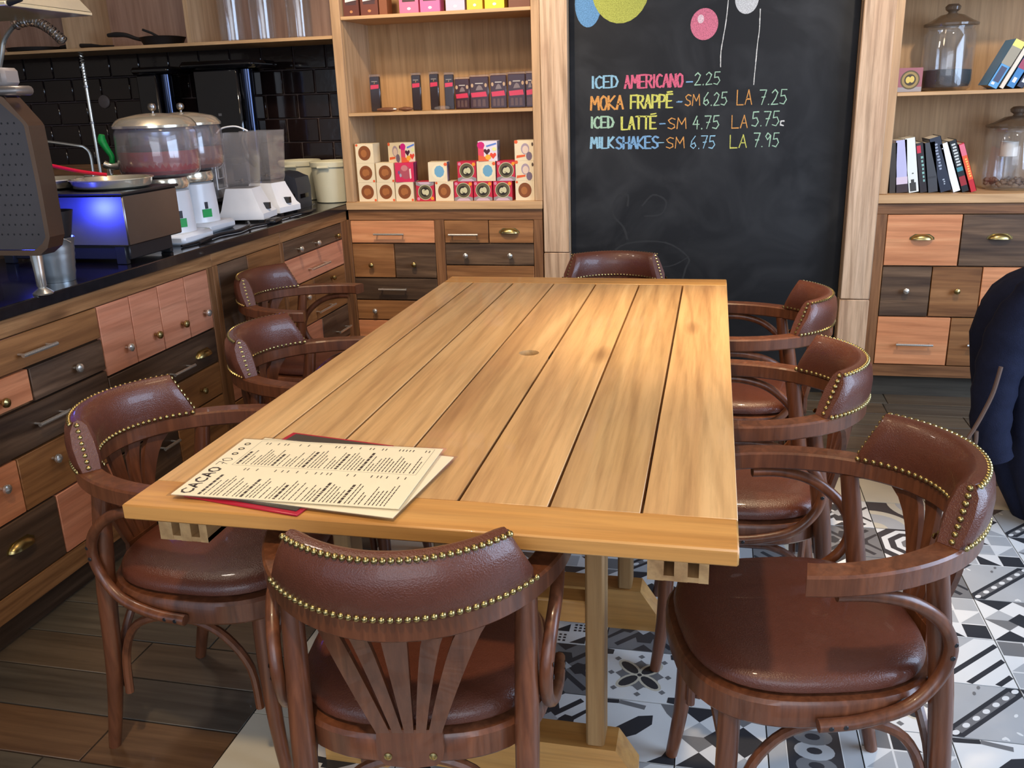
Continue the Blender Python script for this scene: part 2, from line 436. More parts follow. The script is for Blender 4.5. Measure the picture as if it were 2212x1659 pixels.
def pat_cross(b, l, d):
    P = [(rect(0, 0, 1, 1), b)]
    for s in (0, 1):
        f = (lambda x, y: (x, y)) if s == 0 else (lambda x, y: (1 - x, y))
        for q in ([(0.06, 0.16), (0.40, 0.50)], [(0.60, 0.50), (0.94, 0.84)]):
            for off in (-0.10, 0.10):
                a = f(q[0][0] - off * .7, q[0][1] + off * .7); c = f(q[1][0] - off * .7, q[1][1] + off * .7)
                P.append((strip(*a, *c, 0.075), d))
    for (cx, cy, a) in ((.5, .28, 0), (.5, .72, PI), (.28, .5, -PI / 2), (.72, .5, PI / 2)):
        pts = [(-.09, -.1), (.09, -.1), (.12, .02), (0, .12), (-.12, .02)]
        P.append(([(cx + math.cos(a) * x - math.sin(a) * y, cy + math.sin(a) * x + math.cos(a) * y) for x, y in pts], d))
    P.append((strip(.42, .42, .58, .58, .16), l))
    for c in ((0.5, 0.0, .14), (0.5, 1.0, -.14)): P.append(([(c[0] - .14, c[1]), (c[0] + .14, c[1]), (c[0], c[1] + c[2])], d))
    return P


def pat_check(b, l, d):
    P = [(rect(0, 0, 1, 1), 'w')]; k = 1 / 3.0
    for i in range(3):
        for j in range(3):
            x, y = i * k, j * k; q = (i + j) % 2; e = .012
            if q == 0: P.append((rect(x + e, y + e, x + k - e, y + k - e), [l, d, 'g'][(i * 2 + j) % 3]))
            else: P.append(([(x + e, y + e), (x + k - e, y + e), ((x + e) if (i + j * 2) % 2 else (x + k - e), y + k - e)], d if (i % 2) else l))
    return P


def pat_star(b, l, d):
    P = [(rect(0, 0, 1, 1), 'w')]
    for i in range(2):
        for j in range(2):
            x, y = i * .5, j * .5
            P.append(([(x, y), (x + .5, y), (x + .25, y + .25)], l if (i + j) % 2 else d))
            P.append(([(x, y + .5), (x + .5, y + .5), (x + .25, y + .25)], d if (i + j) % 2 else 'g'))
    P.append(([(.5, .3), (.7, .5), (.5, .7), (.3, .5)], d))
    return P


def pat_petal(b, l, d):
    P = [(rect(0, 0, 1, 1), 'w')]
    for a in (0, PI / 2, PI, -PI / 2):
        P.append(([(0.5 + math.cos(a) * x - math.sin(a) * y, 0.5 + math.sin(a) * x + math.cos(a) * y) for x, y in ((0, 0), (.14, -.17), (.24, -.15), (.235, -.07), (.31, 0), (.235, .07), (.24, .15), (.14, .17))], 'g'))
    for a in (PI / 4, 3 * PI / 4, -PI / 4, -3 * PI / 4):
        cx, cy = .5 + .19 * math.cos(a), .5 + .19 * math.sin(a)
        P.append((disc(cx, cy, .19, .10, a), 'c')); P.append((disc(cx, cy, .15, .068, a), 'd'))
    P.append((disc(.5, .5, .03, .03), 'd'))
    for (x, y) in ((.14, .5), (.86, .5), (.5, .12), (.5, .88), (.2, .2), (.8, .8), (.2, .8), (.8, .2)):
        P.append(([(x - .045, y), (x, y - .045), (x + .045, y), (x, y + .045)], 'g'))
    for (x, y, dx, dy) in ((0, 0, 1, 1), (1, 0, -1, 1), (0, 1, 1, -1), (1, 1, -1, -1)):
        P.append(([(x, y), (x + dx * .13, y + dy * .02), (x + dx * .12, y + dy * .12), (x + dx * .02, y + dy * .13)], 'd'))
    return P


def pat_band(b, l, d):
    P = [(rect(0, 0, 1, 1), 'l')]
    P.append(([(0, 0), (.14, 0), (1, .86), (1, 1), (.86, 1), (0, .14)], 'd'))
    P.append((strip(.1, .1, .9, .9, .09), 'g'))
    for i in range(7):
        t = .07 + i * .145; P.append((disc(t, t, .055, .034, PI / 4), 'w'))
    rr = random.Random(5)
    for s in (0, 1):
        for i in range(26):
            u, v = rr.random(), rr.random()
            if u - v < .3: continue
            x, y = (u, v) if s == 0 else (v, u)
            x = min(max(x, .05), .95); y = min(max(y, .05), .95)
            P.append((disc(x, y, .04, .02, rr.random() * 3, 8), 'w' if i % 2 else 'g'))
        P.append(([(1, 0), (.78, 0), (1, .22)] if s == 0 else [(0, 1), (.22, 1), (0, .78)], 'd'))
    return P


def pat_stripe(b, l, d):
    P = [(rect(0, 0, 1, 1), 'w')]
    for k in (-.12, -.45, -.78): P.append((strip(max(0, -k), max(0, k) + 0.0, 1, 1 + k, .09), 'd'))
    P.append(([(0, .25), (.75, 1), (0, 1)], 'l'))
    for i in range(8):
        for j in range(8):
            x, y = .05 + i * .09, .32 + j * .09
            if y - x > .33 and y < .95: P.append((disc(x, y, .028, .028, 0, 6), 'g'))
    return P


def pat_hex(b, l, d):
    P = [(rect(0, 0, 1, 1), 'd')]
    for rr, c in ((.5, 'w'), (.4, 'd'), (.29, 'w'), (.19, 'g'), (.09, 'w')): P.append((disc(.5, .5, rr, rr, PI / 8, 8), c))
    for (x, y) in ((0, 0), (1, 0), (0, 1), (1, 1)):
        P.append(([(x, y), (x + (.16 if x == 0 else -.16), y), (x, y + (.16 if y == 0 else -.16))], 'w'))
    return P


def pat_chain(b, l, d):
    P = [(rect(0, 0, 1, 1), 'l'), (rect(.2, 0, .8, 1), 'd')]
    for i, y in enumerate((.02, .26, .5, .74, .98)):
        P.append(([(min(max(a, 0), 1), min(max(q, 0), 1)) for a, q in disc(.5, y, .22, .15, 0, 18)], 'g' if i % 2 else 'l'))
    for y in (.14, .38, .62, .86): P.append((disc(.5, y - .12 if y > .2 else .02, .001, .001), 'd'))
    for y in (.06, .27, .5, .73, .94): P.append((disc(.5, y, .085, .055, 0, 12), 'd'))
    P.append((rect(.195, 0, .205, 1), 'w')); P.append((rect(.795, 0, .805, 1), 'w'))
    return P


def pat_why(b, l, d):
    P = [(rect(0, 0, 1, 1), 'w')]
    P.append(([(.18, .30), (.34, .30), (.55, .42), (.72, .62), (.72, .78), (.55, .74), (.3, .5), (.18, .46)], 'd'))
    P.append(([(.30, 0), (.42, 0), (.42, .32), (.30, .32)], 'd')); P.append((strip(0, .42, .26, .40, .09), 'd'))
    P.append((strip(0, .95, .30, .97, .08), 'd')); P.append((strip(.30, .97, .62, .90, .08), 'g'))
    P.append(([(1, .7), (1, 1), (.8, 1), (.88, .84)], 'g')); P.append(([(1, 0), (.7, 0), (.86, .12), (1, .4)], 'd'))
    return P


def pat_arc(b, l, d):
    P = [(rect(0, 0, 1, 1), 'd')]
    for (cx, cy) in ((0, 0), (1, 1)):
        s = 1 if cx == 0 else -1
        for rr, c in ((.66, 'c'), (.52, 'l'), (.2, 'c')):
            pts = [(cx, cy)] + [(cx + s * rr * math.cos(t * PI / 20), cy + s * rr * math.sin(t * PI / 20)) for t in range(11)]
            P.append((pts, c))
    return P


def pat_dots(b, l, d):
    P = [(rect(0, 0, 1, 1), 'w')]
    for i in range(4):
        for j in range(4):
            x, y = i * .25, j * .25
            if (i + j) % 2 == 0: P.append(([(x + .02, y + .02), (x + .23, y + .02), (x + .23, y + .2)], 'd'))
            else:
                for u in (.06, .125, .19):
                    for v in (.06, .125, .19):
                        P.append((rect(x + u - .018, y + v - .018, x + u + .018, y + v + .018), 'd'))
    P.append((strip(0.03, 0.5, 0.5, 0.97, .13), 'w')); P.append((disc(.27, .74, .05, .03, PI / 4, 8), 'd')); P.append((disc(.14, .61, .05, .03, PI / 4, 8), 'd'))
    return P


PATS = {'crossg': pat_cross('g', 'l', 'd'), 'crossw': pat_cross('w', 'l', 'd'), 'check': pat_check('w', 'l', 'd'), 'star': pat_star('w', 'l', 'd'),
        'petal': pat_petal(0, 0, 0), 'band': pat_band(0, 0, 0), 'stripe': pat_stripe(0, 0, 0), 'hex': pat_hex(0, 0, 0), 'chain': pat_chain(0, 0, 0),
        'why': pat_why(0, 0, 0), 'arc': pat_arc(0, 0, 0), 'dots': pat_dots(0, 0, 0), 'cream': [(rect(0, 0, 1, 1), 'c')]}
TM = {'w': M['tw'], 'l': M['tl'], 'g': M['tg'], 'd': M['td'], 'c': M['tc']}
TILE = {}
for nm, P in PATS.items():
    mb = MB(); g = 0.0016; hx, hy = TPX / 2 - g, TPY / 2 - g
    mb.box(-hx, hx, -hy, hy, -0.010, 0.0, TM[P[0][1]])
    for k, (pts, c) in enumerate(P[1:]):
        z = 0.00005 + 0.000015 * k
        mb.poly([(hx * (2 * min(max(x, 0), 1) - 1), hy * (2 * min(max(y, 0), 1) - 1), z) for x, y in pts], TM[c])
    me = mb.mesh('tile_' + nm); TILE[nm] = me
known = {(-1, 0): 'crossw', (-1, 1): 'crossg', (-1, 2): 'dots', (0, 0): 'why', (0, 1): 'petal', (0, 2): 'crossg', (1, 0): 'star', (1, -1): 'check',
         (2, 0): 'chain', (2, -1): 'chain', (3, 0): 'check', (3, -1): 'check', (1, 1): 'petal', (4, 1): 'band', (4, 2): 'stripe', (4, 3): 'check', (4, 0): 'why', (3, 1): 'petal',
         (4, 5): 'hex', (4, 6): 'arc', (3, 6): 'crossw', (3, 5): 'crossg', (3, 4): 'star', (5, 3): 'star', (5, 4): 'band', (5, 5): 'check', (5, 2): 'check',
         (4, 4): 'crossg', (6, 5): 'star', (6, 4): 'petal', (0, 3): 'star', (-1, 3): 'star', (0, 4): 'band', (5, 6): 'star', (6, 6): 'band', (5, 1): 'petal', (2, 6): 'crossw', (1, 6): 'dots', (0, -1): 'stripe', (-1, -1): 'star', (-2, -1): 'crossw', (-3, -1): 'why'}
names = [n for n in PATS if n != 'cream']
for i in range(-4, 14):
    for j in range(-6, 8):
        if i == -4 or j == 7: nm = 'cream'
        elif (i, j) in known: nm = known[(i, j)]
        else: nm = rnd.choice(names)
        o = add_obj('tile', TILE[nm], fl, (TX0 + TPX * (i + .5), TY0 + TPY * (j + .5), 0))
        if (i, j) not in known and nm not in ('cream',): o.rotation_euler = (0, 0, rnd.choice([0, PI]))

# ---- walls, ceiling
struct('ceiling', MB().box(-5.2, 3.4, -2.9, 4.75, 2.9, 3.0), M['ceil'])
struct('wall_back', MB().box(-0.82, 3.4, 4.66, 4.75, 0, 2.9).box(-1.84, -0.82, 4.66, 4.75, 0, 2.9), M['plaster'])
struct('wall_left', MB().box(-5.2, -5.1, -2.9, 4.75, 0, 2.9), M['plaster'])
wr = struct('wall_right', MB().box(3.3, 3.4, -2.9, 4.75, 0, 0.7).box(3.3, 3.4, -2.9, 4.75, 2.6, 2.9).box(3.3, 3.4, 3.2, 4.75, 0.7, 2.6).box(3.3, 3.4, -2.9, -0.2, 0.7, 2.6).box(3.3, 3.4, 1.45, 1.6, 0.7, 2.6), M['plaster'])
wt = struct('wall_back_kitchen', MB().box(-5.2, -1.84, 4.632, 4.75, 0, 2.9), M['wallgrout'])
tw_, th_ = 0.1835, 0.1235
for k in range(6):
    z0 = 0.968 + k * th_; off = [0.0, 0.075][k % 2]
    x1 = -1.90 + off
    for q in range(13):
        a, b = x1 - tw_ * (q + 1), x1 - tw_ * q
        b = min(b, -1.845)
        if b - a < 0.03: continue
        part('tile', MB().box(a + .003, b - .003, 4.622, 4.633, z0 + .003, z0 + th_ - .003, None, 0.004), M['walltile'], wt)

# ---- posts beside the chalkboard
tp = struct('trim_1', MB().box(-0.795, -0.674, 4.29, 4.40, 0, 2.88), M['lightZ'])
for z0, z1 in ((0.0, 0.683), (0.686, 1.9), (1.903, 2.88)): part('plank', MB().box(-0.797, -0.672, 4.245, 4.289, z0, z1, None, 0.003), M['weathered'], tp)
tp = struct('trim_2', MB().box(0.582, 0.705, 4.29, 4.40, 0, 2.88), M['lightZ'])
for z0, z1 in ((0.0, 0.48), (0.483, 1.75), (1.753, 2.88)): part('plank', MB().box(0.580, 0.708, 4.215, 4.289, z0, z1, None, 0.004), M['weathered'], tp)

# ================================================================== CHALKBOARD
cb = thing('chalkboard', 'tall black chalkboard with a hand-chalked drinks menu between two wooden posts', 'chalkboard', (-0.046, 4.31, 0))
part('board_panel', MB().box(-0.626, 0.626, 0.0, 0.02, 0.0, 2.88), M['slate'], cb)
F = {
 'A': [[(0, 0), (.5, 1), (1, 0)], [(.2, .38), (.8, .38)]], 'C': [[(1, .85), (.6, 1), (.15, .8), (0, .45), (.2, .1), (.6, 0), (1, .12)]],
 'D': [[(0, 0), (0, 1), (.6, .9), (1, .5), (.7, .1), (0, 0)]], 'E': [[(1, 1), (0, 1), (0, 0), (1, 0)], [(0, .5), (.8, .5)]],
 'F': [[(1, 1), (0, 1), (0, 0)], [(0, .52), (.8, .52)]], 'H': [[(0, 0), (0, 1)], [(1, 0), (1, 1)], [(0, .5), (1, .5)]],
 'I': [[(.5, 0), (.5, 1)]], 'K': [[(0, 0), (0, 1)], [(1, 1), (0, .45), (1, 0)]], 'L': [[(0, 1), (0, 0), (1, 0)]],
 'M': [[(0, 0), (.1, 1), (.5, .4), (.9, 1), (1, 0)]], 'N': [[(0, 0), (0, 1), (1, 0), (1, 1)]],
 'O': [[(.5, 1), (.1, .8), (0, .4), (.3, 0), (.7, 0), (1, .4), (.9, .85), (.5, 1)]], 'P': [[(0, 0), (0, 1), (.8, .95), (1, .75), (.8, .5), (0, .45)]],
 'R': [[(0, 0), (0, 1), (.8, .95), (.95, .75), (.7, .52), (0, .48)], [(.4, .5), (1, 0)]],
 'S': [[(1, .88), (.5, 1), (.05, .8), (.3, .55), (.85, .4), (.95, .15), (.5, 0), (0, .12)]], 'T': [[(0, 1), (1, 1)], [(.5, 1), (.5, 0)]],
 '0': [[(.5, 1), (.05, .75), (.05, .25), (.5, 0), (.95, .25), (.95, .75), (.5, 1)]],
 '2': [[(.05, .8), (.45, 1), (.9, .8), (.6, .4), (0, 0), (1, .02)]], '4': [[(.6, 1), (0, .35), (1, .35)], [(.7, .7), (.65, 0)]],
 '5': [[(1, 1), (.2, 1), (.12, .55), (.7, .6), (1, .3), (.6, 0), (0, .08)]], '6': [[(.8, 1), (.2, .6), (.05, .2), (.5, 0), (.95, .2), (.7, .45), (.1, .3)]],
 '7': [[(0, 1), (1, 1), (.35, 0)], [(.3, .5), (.85, .52)]], '9': [[(.9, .8), (.45, 1), (.1, .75), (.45, .5), (.9, .8), (.75, 0)]],
 '.': [[(.4, 0), (.6, .03)]], '-': [[(0, .5), (1, .5)]], 'c': [[(1, .5), (.2, .5), (.1, .1), (.9, .0)]], 'v': [[(0, .1), (.4, .3)]],
}
F['É'] = F['E'] + [[(.1, 1.15), (.9, 1.2)]]
WD = {'I': .35, '.': .3, 'M': 1.25, '-': .8}


def word_strokes(word, x0, x1, h):
    ws = [WD.get(c, 1.0) for c in word]; gap = .28; tot = sum(ws) + gap * (len(word) - 1); u = (x1 - x0) / tot; x = x0; out = []
    for c, w_ in zip(word, ws):
        for s in F[c]: out.append([(x + p[0] * w_ * u, p[1] * h) for p in s])
        x += (w_ + gap) * u
    return out


def ribbon(mb, pts, w, place, rr, jit=0.0, m=None, layer=0):
    """flat stroke; place(x, y, layer) gives the 3D point"""
    for (a, b) in zip(pts[:-1], pts[1:]):
        layer += .35
        d = Vector((b[0] - a[0], b[1] - a[1]))
        if d.length < 1e-6: continue
        d.normalize(); n = Vector((-d.y, d.x)); w0 = w * (.8 + rr.random() * .5) / 2; w1 = w * (.7 + rr.random() * .5) / 2
        a2 = (a[0] - d.x * w * .3 + jit * (rr.random() - .5), a[1] - d.y * w * .3 + jit * (rr.random() - .5)); b2 = (b[0] + d.x * w * .3, b[1] + d.y * w * .3)
        mb.poly([place(a2[0] + n.x * w0, a2[1] + n.y * w0, layer), place(a2[0] - n.x * w0, a2[1] - n.y * w0, layer),
                 place(b2[0] - n.x * w1, b2[1] - n.y * w1, layer), place(b2[0] + n.x * w1, b2[1] + n.y * w1, layer)], m)


LB, PK, LG, OR, YG, BL, WH = (150, 196, 220), (222, 110, 138), (168, 204, 178), (222, 160, 92), (214, 214, 110), (128, 172, 212), (225, 225, 220)
lines = [
 ('ICED', -.569, -.45, 1.437, .052, LB, 1), ('AMERICANO', -.418, -.157, 1.431, .056, PK, 1), ('-', -.138, -.115, 1.425, .05, BL, 1), ('2.25', -.103, .007, 1.436, .052, LG, 0),
 ('MOKA', -.574, -.425, 1.341, .06, OR, 1), ('FRAPPÉ', -.389, -.201, 1.342, .058, YG, 1), ('-', -.178, -.159, 1.341, .05, BL, 1), ('SM', -.143, -.078, 1.348, .048, OR, 0), ('6.25', -.062, .041, 1.346, .055, LG, 0), ('LA', .086, .15, 1.345, .062, OR, 0), ('7.25', .184, .299, 1.343, .062, LG, 0),
 ('ICED', -.574, -.469, 1.26, .05, LG, 1), ('LATTÉ', -.43, -.273, 1.25, .056, YG, 1), ('-', -.254, -.233, 1.247, .05, BL, 1), ('SM', -.218, -.136, 1.248, .048, OR, 0), ('4.75', -.105, .01, 1.245, .055, LG, 0), ('LA', .068, .136, 1.245, .055, OR, 0), ('5.75', .155, .272, 1.25, .062, LG, 0), ('c', .278, .295, 1.25, .04, WH, 0),
 ('MILK', -.574, -.468, 1.168, .05, LB, 1), ('SHAKES', -.455, -.262, 1.163, .054, BL, 1), ('-', -.262, -.235, 1.162, .05, LB, 0), ('SM', -.224, -.142, 1.162, .048, OR, 0), ('6.75', -.114, -.005, 1.158, .055, LB, 0), ('LA', .064, .136, 1.158, .055, YG, 0), ('7.95', .167, .276, 1.16, .06, LG, 0)]
rr = random.Random(11)
groups = {}
for (w_, x0, x1, z0, h, c, bold) in lines:
    mb = MB()
    for s in word_strokes(w_, x0 + .046, x1 + .046, h):
        for rep in range(3 if bold else 2):
            dx, dz = (rep - 1) * .0026 * bold, (rr.random() - .5) * .002
            ribbon(mb, [(p[0] + dx, p[1] + z0 + dz) for p in s], .0052 if bold else .0038, lambda x, y, l: (x, -.0004 - .00001 * l, y), rr, .002, chalk(c), rep)
    part('chalk_word', mb, None, cb)
for pts in (((.03, 1.90), (.030, 1.78), (.022, 1.68), (.008, 1.58), (.008, 1.509)), ((.167, 1.74), (.168, 1.66), (.163, 1.60), (.158, 1.50), (.155, 1.429))):
    mb = MB(); q = spline([(p[0] + .046, p[1], 0) for p in pts], 4); ribbon(mb, [(v.x, v.y) for v in q], .0038, lambda x, y, l: (x, -.0004 - .00001 * l, y), rr, .001, chalk(WH))
    part('chalk_balloon_string', mb, None, cb)
def bcurve(cx, cz, rx, rz, n=26): return [(cx + .046 + rx * math.cos(2 * PI * i / n), -.0005, cz + rz * math.sin(2 * PI * i / n)) for i in range(n)]
part('chalk_balloon', MB().poly(bcurve(.109, 1.785, .05, .062), chalk((214, 216, 216))), None, cb)
part('chalk_ball', MB().poly(bcurve(-.069, 1.69, .06, .066), chalk((222, 128, 150))).poly([(x, -.0007, z) for x, y, z in bcurve(-.085, 1.712, .014, .018)], chalk((240, 210, 216))), None, cb)
part('chalk_patch', MB().poly(bcurve(-.44, 1.86, .13, .15), chalk((186, 190, 96))).poly([(x, -.0004, z) for x, y, z in bcurve(-.585, 1.80, .06, .10)], chalk((112, 160, 204))), None, cb)
for pts, w_ in (([(-.49, .66), (-.40, .72), (-.22, .725), (-.11, .655), (-.12, .60), (-.14, .52)], .008), ([(-.49, .66), (-.36, .61), (-.2, .61), (-.11, .655)], .006), ([(-.40, .74), (-.42, .80), (-.47, .86), (-.45, .94), (-.40, .95), (-.40, .90)], .010), ([(-.33, .90), (-.28, .95), (-.22, .92), (-.24, .86), (-.32, .85)], .008)):
    mb = MB(); q = spline([(p[0] + .046, p[1], 0) for p in pts], 4); ribbon(mb, [(v.x, v.y) for v in q], w_, lambda x, y, l: (x, -.0004 - .00001 * l, y), rr, .0, pc((31, 34, 38), .8))
    part('wiped_chalk_stroke', mb, None, cb)

# ================================================================== HARDWARE
def knob_mesh(m):
    return MB().lathe([(.004, 0), (.0045, .010), (.010, .013), (.0135, .019), (.0125, .025), (.006, .029), (0, .030)], n=16, m=m).mesh('knob')


def bar_mesh(L, m):
    return MB().tube([(-L / 2, 0, .026), (L / 2, 0, .026)], .0058, 8, m).tube([(-L / 2 + .012, 0, 0), (-L / 2 + .012, 0, .026)], .0035, 8, m).tube([(L / 2 - .012, 0, 0), (L / 2 - .012, 0, .026)], .0035, 8, m).mesh('bar_handle')


def cup_mesh(m):
    rings = []
    for j in range(7):
        a = PI / 2 * j / 6
        rings.append([Vector((.046 * math.cos(t) * math.cos(a * .92), .024 * math.sin(t) * math.cos(a) + .0 - .006, .022 * math.sin(a) + .001)) for t in [PI * i / 12 for i in range(13)]])
    mb = MB(); n = 13; vs = [v for r_ in rings for v in r_]; fs = [(j * n + i, j * n + i + 1, (j + 1) * n + i + 1, (j + 1) * n + i) for j in range(6) for i in range(n - 1)]
    mb.add(vs, fs, m, True)
    mb.prism([(-.052, -.006, 0), (.052, -.006, 0), (.05, .004, 0), (.03, .018, 0), (-.03, .018, 0), (-.05, .004, 0)], (0, 0, .0015), m)
    return mb.mesh('cup_pull')


KN = {'kb': knob_mesh(M['brass']), 'kc': knob_mesh(M['chrome'])}
BARS = {}
CUP = cup_mesh(M['brass'])
# hardware mesh: local x = along the drawer, local y = up, local z = out of the face
ROT = {'back': Matrix(((1, 0, 0), (0, 0, -1), (0, 1, 0))).to_euler(),      # face looks to -Y
       'left': Matrix(((0, 0, 1), (1, 0, 0), (0, 1, 0))).to_euler()}       # face looks to +X


def drawer(cab, side, u0, u1, z0, z1, mat, hw=(), plane=None, proud=0.0):
    g = 0.0022; d = 0.020 + proud; cu, cz = (u0 + u1) / 2, (z0 + z1) / 2; hu, hz = (u1 - u0) / 2 - g, (z1 - z0) / 2 - g
    if side == 'back':
        o = part('drawer', MB().box(-hu, hu, -0.0, d, -hz, hz, None, .0015), mat, cab, loc=(cu, plane - proud, cz))
    else:
        o = part('drawer', MB().box(-d, 0, -hu, hu, -hz, hz, None, .0015), mat, cab, loc=(plane + proud, cu, cz))
    for (t, u, z, *ex) in hw:
        if t in KN: me = KN[t]; nm = 'knob'
        elif t == 'cup': me = CUP; nm = 'cup_pull'
        else:
            L_ = ex[0]; me = BARS.setdefault(L_, bar_mesh(L_, M['chrome'])); nm = 'bar_handle'
        p = (u - cu, 0, z - cz) if side == 'back' else (0, u - cu, z - cz)
        add_obj(nm, me, o, p, ROT[side])
    return o


# ---- cabinet under the bookcase
YF = 4.25
c1 = thing('drawer_cabinet', 'patchwork drawer cabinet under the bookcase of boxed chocolates', 'cabinet', (0, 0, 0))
part('carcass', MB().box(-1.80, -0.803, YF + .022, 4.64, .11, .893), M['frameZ'], c1)
part('plinth', MB().box(-1.80, -0.803, YF + .07, 4.6, 0, .11), M['darkX'], c1)
part('rail', MB().box(-1.80, -0.803, YF, YF + .022, .843, .893, None, .001), M['frameX'], c1)
part('rail', MB().box(-1.80, -0.803, YF, YF + .022, .11, .165, None, .001), M['frameX'], c1)
for x0, x1 in ((-1.838, -1.795), (-1.349, -1.300), (-0.847, -0.803)): part('stile', MB().box(x0, x1, YF - .001, YF + .021, .11 if x1 > -1.35 and x1 < -.9 else 0.0, .8425, None, .001), M['frameZ'], c1)
for a in [(-1.795, -1.349, .727, .842, 'orange', [('bar', -1.584, .775, .160)]), (-1.795, -1.569, .550, .725, 'brown', [('kb', -1.691, .617)]), (-1.569, -1.349, .550, .725, 'darkX', [('kb', -1.463, .622)]),
          (-1.795, -1.349, .435, .548, 'darkX', [('bar', -1.584, .494, .150)]), (-1.795, -1.349, .329, .433, 'brown', [('kc', -1.69, .379), ('kc', -1.46, .379)]), (-1.795, -1.349, .167, .327, 'orange', []),
          (-1.300, -1.073, .728, .842, 'brown', [('bar', -1.197, .773, .150)]), (-1.073, -.847, .728, .842, 'brown', [('cup', -.969, .785)]), (-1.300, -.847, .620, .726, 'darkX', [('kc', -1.191, .669), ('kc', -.965, .670)]),
          (-1.300, -.847, .470, .618, 'brown', [('kb', -1.19, .54), ('kb', -.96, .54)]), (-1.300, -1.06, .30, .468, 'darkX', [('kb', -1.18, .38)]), (-1.06, -.847, .30, .468, 'orange', [('kb', -.95, .38)]), (-1.300, -.847, .167, .298, 'brown', [])]:
    drawer(c1, 'back', a[0], a[1], a[2], a[3], M[a[4]], a[5], YF)

# ---- cabinet under the right shelves
c2 = thing('drawer_cabinet', 'patchwork drawer cabinet to the right of the chalkboard, below the shelf of books', 'cabinet', (0, 0, 0))
part('carcass', MB().box(.712, 2.42, YF + .022, 4.64, .113, .908), M['frameZ'], c2)
part('plinth', MB().box(.712, 2.42, YF + .07, 4.6, 0, .113), M['plank1'], c2)
part('rail', MB().box(.7095, 2.42, YF, YF + .022, .863, .908, None, .001), M['frameX'], c2)
part('rail', MB().box(.7095, 2.42, YF, YF + .022, .113, .168, None, .001), M['frameX'], c2)
part('stile', MB().box(.7095, .756, YF - .001, YF + .021, .168, .8625, None, .001), M['frameZ'], c2)
for a in [(.757, 1.068, .632, .862, 'orange', [('cup', .909, .757)]), (1.068, 1.378, .632, .862, 'darkX', [('cup', 1.225, .760)]), (1.378, 1.70, .632, .862, 'brown', [('cup', 1.54, .760)]), (1.70, 2.1, .632, .862, 'orange', [('cup', 1.9, .760)]),
          (.757, .967, .400, .630, 'darkX', [('kc', .863, .521)]), (.967, 1.174, .400, .630, 'brown', [('kb', 1.075, .522)]), (1.174, 1.378, .400, .630, 'orange', [('kb', 1.28, .522)]), (1.378, 1.7, .4, .63, 'darkX', [('kb', 1.54, .52)]), (1.7, 2.1, .4, .63, 'brown', [('kb', 1.9, .52)]),
          (.757, 1.069, .170, .398, 'orange', [('bar', .921, .272, .158)]), (1.069, 1.378, .170, .398, 'brown', [('bar', 1.222, .276, .158)]), (1.378, 1.7, .17, .398, 'orange', []), (1.7, 2.1, .17, .398, 'darkX', [])]:
    drawer(c2, 'back', a[0], a[1], a[2], a[3], M[a[4]], a[5], YF)

# ---- cabinets along the counter (faces look to +X)
XF = -1.81


def run_cabinet(label, y0, y1, st0, st1, plinth_end):
    c = thing('drawer_cabinet', label, 'cabinet', (0, 0, 0))
    part('carcass', MB().box(-2.40, XF - .022, y0, y1, .105, .889), M['frameZ'], c)
    part('plinth', MB().box(-2.36, XF - .06, y0, y1, 0, .105), M['darkY'], c)
    part('rail', MB().box(XF - .022, XF, y0, y1, .843, .889, None, .001), M['frameY'], c)
    part('rail', MB().box(XF - .022, XF, y0, y1, .105, .172, None, .001), M['frameY'], c)
    for s in (st0, st1):
        if s: part('stile', MB().box(XF - .021, XF + .001, s[0], s[1], .172, .8425, None, .001), M['frameZ'], c)
    return c


c3 = run_cabinet('patchwork counter cabinet nearest the camera, under the espresso machine', 0.60, 2.955, None, (2.917, 2.955), 0)
for a in [(.62, 1.30, .745, .842, 'brownY', []), (1.30, 2.290, .745, .842, 'brownY', [('bar', 2.009, .788, .132)]), (1.980, 2.290, .645, .743, 'darkY', [('kc', 2.152, .692)]), (1.55, 1.978, .650, .743, 'orangeY', [('kb', 1.86, .684)]), (1.1, 1.55, .650, .743, 'darkY', []),
          (2.291, 2.449, .620, .842, 'pinkY', [('kc', 2.396, .687)]), (2.449, 2.603, .620, .842, 'pinkY', [('kb', 2.553, .687)]), (2.603, 2.762, .620, .842, 'pinkY', [('kb', 2.713, .685)]), (2.762, 2.917, .620, .842, 'pinkY', [('kc', 2.861, .690)]),
          (1.1, 2.290, .520, .643, 'darkY', [('bar', 2.014, .588, .124)]), (2.290, 2.917, .490, .618, 'darkY', [('bar', 2.655, .533, .128), ('cup', 2.818, .545)]),
          (1.1, 1.50, .362, .518, 'brownY', []), (1.50, 1.874, .362, .518, 'orangeY', [('kc', 1.803, .463)]), (1.874, 2.290, .362, .518, 'brownY', [('kc', 2.001, .469)]), (2.290, 2.62, .362, .488, 'darkY', [('bar', 2.46, .42, .09)]), (2.62, 2.917, .362, .488, 'brownY', [('kb', 2.77, .42)]),
          (1.1, 1.52, .174, .360, 'pinkY', []), (1.52, 1.985, .174, .360, 'darkY', [('cup', 1.826, .285)]), (1.985, 2.25, .174, .360, 'pinkY', [('kb', 2.12, .27)]), (2.25, 2.60, .174, .360, 'darkY', [('bar', 2.52, .306, .09)]), (2.60, 2.917, .174, .360, 'brownY', [('bar', 2.766, .303, .06)])]:
    drawer(c3, 'left', *a[:4], M[a[4]], a[5], XF)
c4 = run_cabinet('narrow patchwork counter cabinet with tall dark door, middle of the counter run', 2.956, 3.510, (2.956, 2.99), (3.498, 3.510), 0)
